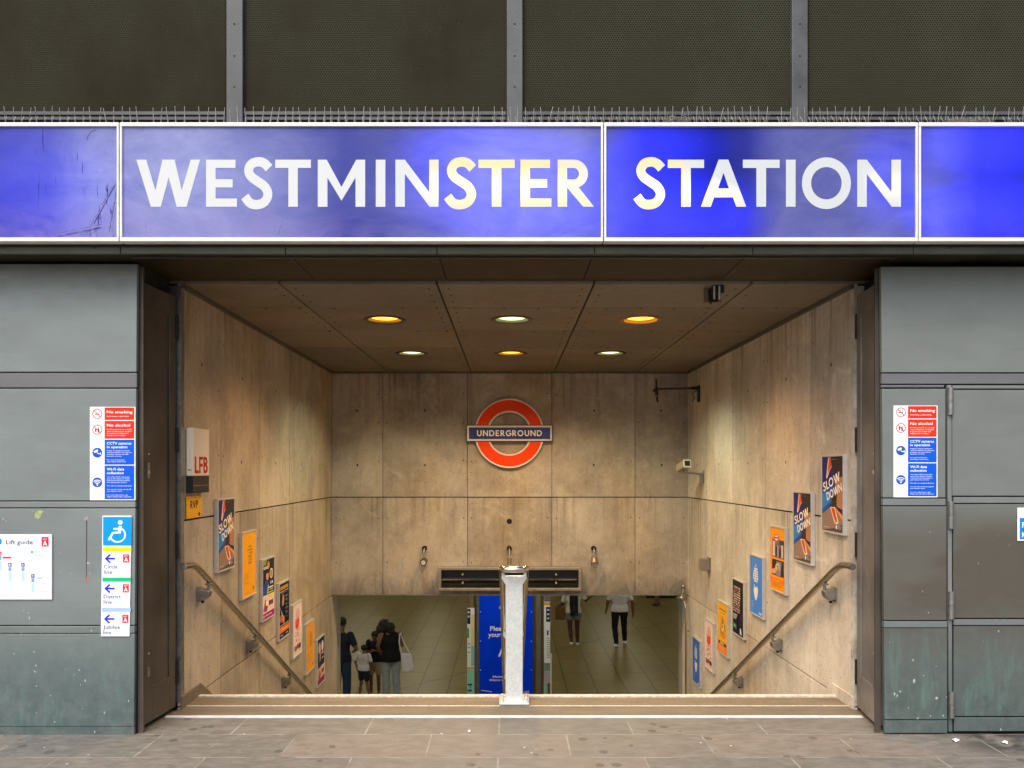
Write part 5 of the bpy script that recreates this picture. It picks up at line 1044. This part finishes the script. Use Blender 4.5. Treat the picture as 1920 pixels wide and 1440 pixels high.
# ------------------------------------------------------------------ the ticket hall below
mb = MB(); mb.box(-16, 16, 10.35, 40, -3.3, -3.0); mb.box(-2.31, 2.32, 13.0, 13.01, -3.3, -3.001); tag(mb.build("hall_floor", M_hall, origin=(0, 20, -3)), kind="structure")
M_hw = plain("hall_wall_paint", (.30, .29, .24), .6, 0, .15, 1)
mb = MB(); mb.box(-16, -2.325, 10.352, 10.6, -3.0, 0.35); mb.box(2.33, 16, 10.352, 10.6, -3.0, .35); mb.box(-2.325, 2.33, 10.352, 10.6, .06, .35)
mb.box(-16.2, -16, 10.35, 40, -3, .35); mb.box(16, 16.2, 10.35, 40, -3, .35); mb.box(-16, 16, 40, 40.2, -3, .35)
tag(mb.build("hall_wall", M_hw, origin=(0, 10.6, -3)), "plain walls enclosing the ticket hall below the street", "wall")
mb = MB(); mb.box(-16, 16, 10.6, 40, .1, .3); tag(mb.build("hall_ceiling", M_hw, origin=(0, 20, .1)), "flat ceiling of the ticket hall", "ceiling")
glow = emit("hall_tube", (1, .93, .68), 9.0)
for j, y in enumerate((11.6, 13.4, 16.5, 20, 24, 28, 32)):  # out of view; nearest row added to brighten the banner and stair foot
    for i, x in enumerate((-9, -6, -3, 0, 4, 8)):
        mb = MB(); mb.box(x - .6, x + .6, y - .12, y + .12, .05, .098)
        tag(mb.build("hall_light", glow), "long unseen ceiling light panel of the ticket hall", "ceiling light", "ticket hall ceiling lights")
# central information pillar with banner and posters
py = 14.6
root = thing("information_pillar", "square hall pillar wrapped in a blue keep your distance banner and side posters", "pillar", (0, py, -3))
M_pgrey = plain("pillar_steel", (.20, .18, .13), .45, .3, .15, 4)
mb = MB(); mb.box(-.70, .70, py + .05, py + 1.1, -3.0, .1); mb.box(-.62, -.53, py - .06, py + .05, -3, .1); mb.box(.50, .60, py - .06, py + .05, -3, .1); mb.build("column", M_pgrey, root)
mb = MB(); mb.tube([(-.72, py + .02, -1.35), (-.72, py + .02, .1)], .055, 16); mb.build("pipe_cover", plain("pillar_pipe", (.22, .15, .10), .5), root)
def banner_mat():
    t = NT("banner_blue"); n = t.noise(1, 3, .5, t.vec((2.6, 1, .9), (0, 0, 0), (0, R(30), 0)), .8)
    t.bump(n, .9, .08); return t.fin((.001, .05, .95, 1), .5, 0, .06)
s = (py - .08) / F; fm = fac(py - .08); Xb = lambda px: (px - CX) * s; Yb = lambda py_: (CY - py_) * s
mb = MB(fm); mb.box(Xb(898.5), Xb(999), Yb(1304.5), EYE * 0 - 1.60, .0, .006); bn = mb.build("banner", banner_mat(), root)
mb = MB(fm)
def T(s_, px, y_, hpx, fit): txt(mb, s_, Xb(px), Yb(y_), hpx * s, .0068, 0, fit * s, 'l', .02)
T("Please keep", 919, 1182.5, 9, 62); T("your distance", 915.5, 1194, 9, 67); T("Maintain a safe", 924, 1270.5, 4.2, 50); T("distance where possible", 917.5, 1276.5, 4.2, 62)
mb.stroke([(Xb(935.5), Yb(1231)), (Xb(942.5), Yb(1214))], 3.4 * s, .006, .0068, 0); mb.stroke([(Xb(942.5), Yb(1212)), (Xb(953), Yb(1212))], 3 * s, .006, .0067, 0)
mb.stroke([(Xb(937), Yb(1141)), (Xb(942), Yb(1129))], 3 * s, .006, .0068, 0); mb.stroke([(Xb(902.5), Yb(1294)), (Xb(922), Yb(1297))], 1.2 * s, .006, .0068, 0)
for k in range(3): mb.stroke([(Xb(981), Yb(1297 + k * 2.6)), (Xb(992), Yb(1295.5 + k * 2.6))], 1.0 * s, .006, .0068, 0)
for py_ in (1147, 1202, 1256, 1303): mb.disc(Xb(996.5), Yb(py_), .009, .009, .0068, 0, 10); mb.disc(Xb(901), Yb(py_), .009, .009, .0068, 0, 10)
mb.build("lettering", W_, bn)
def strip(x0, x1, y0, y1, z, label_cols, name):
    mb = MB(fm); mb.box(Xb(x0), Xb(x1), Yb(y1), Yb(y0), -.02, z)
    cols = ['#e6e8f2']
    for (a, b, c_, e_, h) in label_cols:
        if h not in cols: cols.append(h)
        mb.rect(Xb(a), Yb(e_), Xb(b), Yb(c_), z + .0008 + .0004 * len(cols), cols.index(h))
    mb.build(name, [ink(q) for q in cols], root)
strip(876, 889.5, 1140, 1310, .0, [(876.3, 882, 1142, 1170, '#181c50'), (877, 880.5, 1146, 1150, '#c8cce8'), (877, 880.5, 1154, 1158, '#c8cce8'), (883.5, 889.3, 1152, 1209, '#dfd298'), (883.5, 889.3, 1210, 1249, '#8cc0c0'), (876.3, 879.5, 1178, 1196, '#2a8c4c'), (876.3, 889.3, 1251, 1254, '#d8a030'), (876.3, 889.3, 1254.5, 1309, '#8fd4cc'), (877.5, 882, 1206, 1208, '#9098b0'), (877.5, 882, 1213, 1215, '#9098b0'), (877.5, 882, 1222, 1224, '#9098b0'), (877, 885.5, 1282, 1285, '#1c3a4c'), (881, 882.5, 1285, 1291, '#1c3a4c'), (877, 885, 1293, 1296, '#1c3a4c')], "side_poster")
strip(1020, 1031.5, 1118, 1310, .0, [(1020.3, 1031.3, 1118, 1128, '#6c6c78'), (1020.3, 1031.3, 1129, 1135, '#e0a830'), (1024, 1031.3, 1138, 1166, '#1c2464'), (1026, 1030, 1142, 1145, '#d8dcf0'), (1026, 1030, 1150, 1153, '#d8dcf0'), (1026, 1030, 1158, 1161, '#d8dcf0'), (1025.5, 1028.5, 1182, 1191, '#202a7c')] + [(1025.5, 1030.5, 1196 + 4 * q, 1197.2 + 4 * q, '#6c7488') for q in range(10)] + [(1020.3, 1031.3, 1243, 1258, '#74947c'), (1020.3, 1031.3, 1258.5, 1280, '#b0a8b8'), (1020.3, 1026, 1280.5, 1309, '#8cc4b8'), (1026.3, 1031.3, 1280.5, 1309, '#7c5448')], "side_poster")
strip(1032, 1034.5, 1226, 1309, -.05, [(1032.1, 1034.3, 1229, 1269, '#1c1c6c')], "end_poster")

# ------------------------------------------------------------------ people
def cap(bm, p0, r0, p1, r1, n=10):
    p0, p1 = Vector(p0), Vector(p1)
    for p, r in ((p0, r0), (p1, r1)): bmesh.ops.create_icosphere(bm, subdivisions=2, radius=r, matrix=Matrix.Translation(p))
    dv = p1 - p0
    if dv.length > 1e-4: bmesh.ops.create_cone(bm, cap_ends=True, segments=16, radius1=r0, radius2=r1, depth=dv.length, matrix=Matrix.Translation((p0 + p1) / 2) @ dv.to_track_quat('Z', 'Y').to_matrix().to_4x4())
def ellb(bm, c, r, rot=None): bmesh.ops.create_icosphere(bm, subdivisions=3, radius=1, matrix=Matrix.Translation(c) @ (rot or Matrix()) @ Matrix.Diagonal((*r, 1)))
def loft(bm, secs, n=20):
    rings = [[bm.verts.new((cx + rx * math.cos(2 * math.pi * k / n), cy + ry * math.sin(2 * math.pi * k / n), z)) for k in range(n)] for cx, cy, z, rx, ry in secs]
    for a, b in zip(rings, rings[1:]):
        for k in range(n): bm.faces.new((a[k], a[(k + 1) % n], b[(k + 1) % n], b[k]))
    bm.faces.new(rings[0][::-1]); bm.faces.new(rings[-1])
def blob(name, bm, mt, parent, voxel=.012, smooth=3):
    bmesh.ops.recalc_face_normals(bm, faces=bm.faces); me = bpy.data.meshes.new(name); bm.to_mesh(me); bm.free()
    o = bpy.data.objects.new(name, me); C.objects.link(o); o.parent = parent
    m1 = o.modifiers.new('r', 'REMESH'); m1.mode = 'VOXEL'; m1.voxel_size = voxel; m1.use_smooth_shade = True
    m2 = o.modifiers.new('s', 'SMOOTH'); m2.iterations = smooth; m2.factor = .5
    dg = bpy.context.evaluated_depsgraph_get(); me2 = bpy.data.meshes.new_from_object(o.evaluated_get(dg)); o.modifiers.clear(); o.data = me2
    me2.materials.clear(); me2.materials.append(mt); return o
SK = dict(hipL=(-.09, 0, .92), hipR=(.09, 0, .92), kneeL=(-.10, .02, .49), kneeR=(.10, .02, .49), ankL=(-.10, -.01, .08), ankR=(.10, -.01, .08), pel=(0, 0, .97), waist=(0, 0, 1.10), chest=(0, .0, 1.30),
          neck=(0, .0, 1.47), head=(0, .02, 1.62), shL=(-.175, 0, 1.41), shR=(.175, 0, 1.41), elL=(-.24, -.02, 1.13), elR=(.24, -.02, 1.13), wrL=(-.25, .05, .89), wrR=(.25, .05, .89), footL=(0, 1), footR=(0, 1))
def person(label, px, d_, H, yaw, skin, top, bottom, hair, shoes, J=None, wide=1.0, extras=None, floor=-3.0, sleeve='short'):
    x = (px - CX) * d_ / F; j = dict(SK); j.update(J or {})
    M = Matrix.Translation((x, d_, floor)) @ Matrix.Rotation(yaw, 4, 'Z') @ Matrix.Diagonal((H / 1.75 * wide, H / 1.75, H / 1.75, 1))
    root = thing("person", label, "person", M)
    V = {k: Vector(v) for k, v in j.items() if len(v) == 3}; ms = plain("skin", skin, .5, 0, .06, 12)
    bm = bmesh.new()
    hd = V['head']; ellb(bm, hd + Vector((0, 0, .02)), (.075, .092, .10)); ellb(bm, hd + Vector((0, .03, -.05)), (.052, .06, .06)); ellb(bm, hd + Vector((0, .095, -.012)), (.014, .022, .022))   # skull, jaw, nose
    for sx in (-1, 1):
        ellb(bm, hd + Vector((.078 * sx, 0, 0)), (.012, .02, .032)); ellb(bm, hd + Vector((.028 * sx, .082, .022)), (.022, .014, .008))      # ears, brow
    ellb(bm, hd + Vector((0, .082, -.055)), (.024, .014, .010)); cap(bm, hd + Vector((0, -.01, -.06)), .052, V['neck'] + Vector((0, -.01, -.05)), .06)
    P, Wv, Cv = V['pel'], V['waist'], V['chest']
    loft(bm, [(P.x, P.y, P.z - .10, .13, .09), (P.x, P.y, P.z, .16, .105), (Wv.x, Wv.y, Wv.z, .135, .09), (Cv.x, Cv.y, Cv.z, .165, .105), (V['neck'].x, V['neck'].y - .005, V['neck'].z - .07, .12, .075), (V['neck'].x, V['neck'].y, V['neck'].z - .02, .055, .055)])
    for S_ in 'LR':
        sx = -1 if S_ == 'L' else 1
        cap(bm, V['hip' + S_], .082, V['knee' + S_], .052); cap(bm, V['knee' + S_], .052, V['ank' + S_], .036)
        cap(bm, V['knee' + S_] * .6 + V['ank' + S_] * .4 + Vector((0, -.015, 0)), .052, V['knee' + S_] * .3 + V['ank' + S_] * .7, .042)
        cap(bm, V['ank' + S_], .036, V['ank' + S_] + Vector((0, .11, -.05)), .03); cap(bm, V['ank' + S_] + Vector((0, -.03, -.05)), .03, V['ank' + S_] + Vector((0, .12, -.055)), .028)
        cap(bm, V['sh' + S_], .052, V['el' + S_], .040); cap(bm, V['el' + S_], .038, V['wr' + S_], .025)
        f = (V['wr' + S_] - V['el' + S_]).normalized(); side = Vector((0, 1, 0)) - f * f.y
        side = side.normalized() if side.length > .2 else Vector((1, 0, 0)); nrm = f.cross(side)
        w_ = V['wr' + S_]; cap(bm, w_ + f * .02, .024, w_ + f * .07 + side * .012, .024); cap(bm, w_ + f * .03, .022, w_ + f * .07 - side * .02, .022)
        for q in range(4):      # four fingers, slightly curled, each a different length
            b0 = w_ + f * .085 + side * (.030 - .019 * q); L = (.062, .07, .066, .05)[q]; k1 = b0 + f * L * .55 + nrm * .006 * -sx; cap(bm, b0, .0095, k1, .0088); cap(bm, k1, .0088, k1 + f * L * .4 + nrm * .022 * -sx, .0078)
        t0 = w_ + f * .03 + side * .026; t1 = t0 + f * .03 + side * .026; cap(bm, t0, .012, t1, .0105); cap(bm, t1, .0105, t1 + f * .028 + nrm * .006 * -sx, .009)
    blob("body", bm, ms, root, .0085, 2)
    # trousers / shorts
    kind, h = bottom; mtb = plain("cloth", h, .85, 0, .15, 14, .2); bm = bmesh.new()
    loft(bm, [(P.x, P.y - .0, P.z - .14, .145, .105), (P.x, P.y - .012, P.z - .03, .178, .128), (P.x, P.y, P.z + .05, .165, .112), (P.x * .5 + Wv.x * .5, P.y, P.z + .09, .152, .104)])
    for S_ in 'LR':
        hp, kn, an = V['hip' + S_], V['knee' + S_], V['ank' + S_]
        if kind == 'shorts': cap(bm, hp, .100, hp + (kn - hp) * .72, .085)
        elif kind == 'brief': cap(bm, hp, .100, hp + (kn - hp) * .34, .095)
        elif kind == 'slim': cap(bm, hp, .095, kn, .064); cap(bm, kn, .064, an + Vector((0, 0, .03)), .048); cap(bm, kn * .6 + an * .4 + Vector((0, -.015, 0)), .062, kn * .3 + an * .7, .052)
        else: cap(bm, hp, .098, kn, .076); cap(bm, kn, .076, an + Vector((0, 0, .0)), .066)
    blob("shorts" if kind in ('shorts', 'brief') else "trousers", bm, mtb, root, .012)
    # shirt
    lt = -.02 if kind != 'x' else 0; mtt = plain("cloth", top, .85, 0, .12, 14, .2); bm = bmesh.new(); N_ = V['neck']; hem = j.get('hem', .90)[0] if isinstance(j.get('hem'), tuple) else .90
    loft(bm, [(P.x, P.y, hem, .196, .146), (P.x, P.y, P.z + .03, .186, .134), (Wv.x, Wv.y, Wv.z, .155, .110), (Cv.x, Cv.y, Cv.z, .188, .124), (N_.x, N_.y - .005, N_.z - .075, .15, .090), (N_.x, N_.y - .005, N_.z - .03, .075, .066)])
    if sleeve != 'none':
        for S_ in 'LR': cap(bm, V['sh' + S_], .064, V['sh' + S_] + (V['el' + S_] - V['sh' + S_]) * .68, .058)
    else:
        for S_ in 'LR': cap(bm, V['sh' + S_] * .8 + V['chest'] * .2, .05, V['sh' + S_] * .62 + N_ * .38, .03)
    blob("shirt" if sleeve != 'none' else "vest_top", bm, mtt, root, .012)
    # shoes
    msh = plain("shoe", shoes, .5, 0, .08, 12)
    for S_ in 'LR':
        bm = bmesh.new(); a = V['ank' + S_]; cap(bm, a + Vector((0, -.035, -.035)), .043, a + Vector((0, .03, -.03)), .045); cap(bm, a + Vector((0, .02, -.042)), .040, a + Vector((0, .13, -.050)), .034)
        blob("shoe", bm, msh, root, .010)
    # hair
    if hair:
        bm = bmesh.new(); hh, parts = hair; rr = random.Random(5)
        for c_, r_ in parts:
            ellb(bm, hd + Vector(c_), r_)
            for k in range(26):
                a, b = rr.uniform(0, 6.28), rr.uniform(-1, 1); q = math.sqrt(1 - b * b); ellb(bm, hd + Vector(c_) + Vector((r_[0] * q * math.cos(a), r_[1] * q * math.sin(a), r_[2] * b)) * .92, (.018, .018, .018))
        blob("hair", bm, plain("hair", hh, .6, 0, .3, 40), root, .010, 1)
    if extras: extras(root, M, V)
    return root
SHORT = [((0, -.018, .045), (.084, .095, .088))]
person("man in dark blue T-shirt and jeans at the left wall edge", 640, 15.1, 1.79, R(-18), (.11, .055, .03), (.010, .012, .026), ('long', (.018, .035, .085)), ((.008, .006, .005), SHORT), (.02, .02, .02),
       dict(elR=(.30, -.02, 1.15), wrR=(.17, .16, 1.06), elL=(-.25, 0, 1.15), wrL=(-.12, .2, 1.05)), wide=1.1)
person("small boy in white T-shirt and dark shorts, seen from behind", 682, 15.75, 1.10, R(-25), (.22, .11, .06), (.70, .70, .80), ('shorts', (.022, .028, .045)), ((.012, .008, .006), [((0, -.012, .05), (.098, .11, .10))]), (.03, .03, .035),
       dict(head=(0, .04, 1.58), ankL=(-.12, -.03, .08), ankR=(.16, .05, .08), wrL=(-.28, .06, .93), elL=(-.27, -.03, 1.13), elR=(.27, 0, 1.14), wrR=(.28, .1, .96)), wide=1.14)
person("boy in black T-shirt and khaki shorts between the small boy and the woman", 703, 15.9, 1.38, R(175), (.16, .075, .04), (.010, .010, .014), ('shorts', (.36, .29, .17)), ((.010, .007, .005), [((0, -.012, .05), (.092, .105, .095))]), (.7, .7, .72),
       dict(head=(-.01, .06, 1.56), elL=(-.22, .03, 1.15), wrL=(-.06, .2, 1.22), elR=(.22, .03, 1.15), wrR=(.05, .2, 1.2)))
def tote(root, M, V):
    mb = MB(M); sh = V['shR']; x, y = .30, -.06
    pts = [(-.10, 1.02), (.11, 1.00), (.15, .74), (.13, .66), (-.04, .64), (-.07, .68)]
    Fm = M @ Matrix(((1, 0, 0, x - .02), (0, 0, -1, y), (0, 1, 0, 0), (0, 0, 0, 1))); mb = MB(Fm); mb.prism(pts, -.045, .045)
    o = mb.build("tote_bag", ink('#d6d2e4'), None, bevel=.02, bseg=3); tag(o, "white tote bag hanging from the shoulder of the woman in black", "bag")
    mb = MB(Fm); mb.tube([(-.08, 1.0, .03), (-.13, 1.25, .04), (-.12, 1.42, .02), (-.08, 1.44, -.05)], .011, 8); mb.tube([(.09, .99, .03), (-.04, 1.25, .03), (-.10, 1.43, .02)], .011, 8)
    s_ = mb.build("straps", ink('#d6d2e4'), o)
person("woman with long curly black hair, black vest and pale grey trousers", 733, 15.4, 1.70, R(12), (.21, .11, .065), (.008, .008, .010), ('long', (.27, .31, .37)), ((.006, .005, .005), [((-.05, .02, .03), (.115, .12, .12)), ((-.10, .0, -.06), (.11, .10, .12)), ((.04, -.05, -.02), (.11, .08, .11)), ((.07, -.06, -.11), (.08, .06, .08))]), (.03, .03, .03),
       dict(head=(-.07, .07, 1.57), neck=(-.03, .03, 1.45), elL=(-.25, .02, 1.18), wrL=(-.20, .18, 1.02), elR=(.21, .04, 1.17), wrR=(.05, .18, 1.10), ankL=(-.09, -.01, .08), ankR=(.12, -.01, .08), hem=(.86, 0)), extras=tote, sleeve='none', wide=1.08)
# walkers: strides
def braids(root, M, V):
    mb = MB(M); hd = V['head']; rr = random.Random(2)
    for k in range(22):
        a = -.085 + .17 * k / 21; mb.tube([(hd.x + a * .8, hd.y - .06, hd.z + .02), (a * 1.1, -.125, 1.38), (a * 1.1 + rr.uniform(-.01, .01), -.150, 1.12), (a * 1.0 + rr.uniform(-.02, .02), -.165, .86 + rr.uniform(-.05, .05))], .010, 6)
    mb.build("braids", plain("braid_hair", (.008, .007, .007), .6), root)
def bagl(root, M, V):
    braids(root, M, V)
    Fm = M @ Matrix(((0, 0, 1, -.33), (1, 0, 0, 0), (0, 1, 0, 0), (0, 0, 0, 1))); Fm = M @ Matrix(((1, 0, 0, -.33), (0, 0, -1, -.02), (0, 1, 0, 0), (0, 0, 0, 1)))
    mb = MB(Fm); mb.prism([(-.10, .72), (.13, .70), (.13, 1.05), (-.10, 1.07)], -.05, .05); o = mb.build("handbag", plain("tan_leather", (.16, .075, .025), .5, 0, .15, 9), bevel=.015); tag(o, "tan brown handbag carried at the side of the woman in shorts", "bag")
    mb = MB(Fm); mb.tube([(-.07, 1.05, 0), (-.03, 1.2, 0), (.06, 1.2, 0), (.10, 1.05, 0)], .008, 8); mb.build("handle", bpy.data.materials["tan_leather"], o)
person("woman with waist length braids, white top and short blue shorts, walking away", 1075, 20.4, 1.72, 0, (.075, .03, .018), (.6, .6, .6), ('brief', (.16, .22, .24)), ((.008, .007, .007), SHORT), (.75, .75, .72),
       dict(kneeR=(.09, .02, .49), ankR=(.10, .04, .08), kneeL=(-.08, .0, .48), ankL=(-.05, -.10, .12), elR=(.30, .02, 1.22), wrR=(.42, .12, 1.30), elL=(-.26, 0, 1.12), wrL=(-.30, 0, 1.10)), extras=bagl, wide=1.15)
def stripe(root, M, V):
    mb = MB(M); mb.box(.155, .175, -.075, -.06, .60, .76); mb.build("leg_print", ink('#b8bcc4'), root)
person("man in white T-shirt, black joggers and white trainers, walking away", 1162, 20.4, 1.78, 0, (.17, .085, .05), (.66, .64, .72), ('slim', (.010, .010, .014)), ((.01, .008, .006), SHORT), (.80, .80, .84),
       dict(kneeL=(-.11, .0, .48), ankL=(-.09, -.14, .08), kneeR=(.10, .05, .5), ankR=(.12, .10, .11), elR=(.27, -.03, 1.14), wrR=(.29, .03, .86), elL=(-.26, 0, 1.14), wrL=(-.28, .10, .92)), extras=stripe, wide=1.2)
person("distant person in dark clothes whose foot shows under the concrete beam, far right", 1232, 26.5, 1.75, R(60), (.2, .11, .07), (.015, .015, .018), ('shorts', (.012, .012, .015)), ((.01, .008, .006), SHORT), (.05, .035, .02))
mb = MB(); x0 = (1212 - CX) * 28.0 / F; x1 = (1276 - CX) * 28.0 / F; z0 = EYE - (1121 - CY) * 28.0 / F
mb.prism([(x0, 28.0), (x1, 28.0), (x1 - .1, 29.0), (x0 + .1, 29.0)], -3.0, -2.62); tag(mb.build("mass", M_black, bevel=.05, bseg=3), "low black luggage on the hall floor partly under the beam edge, far right", "mass")  # low black shape by the beam edge, not identified
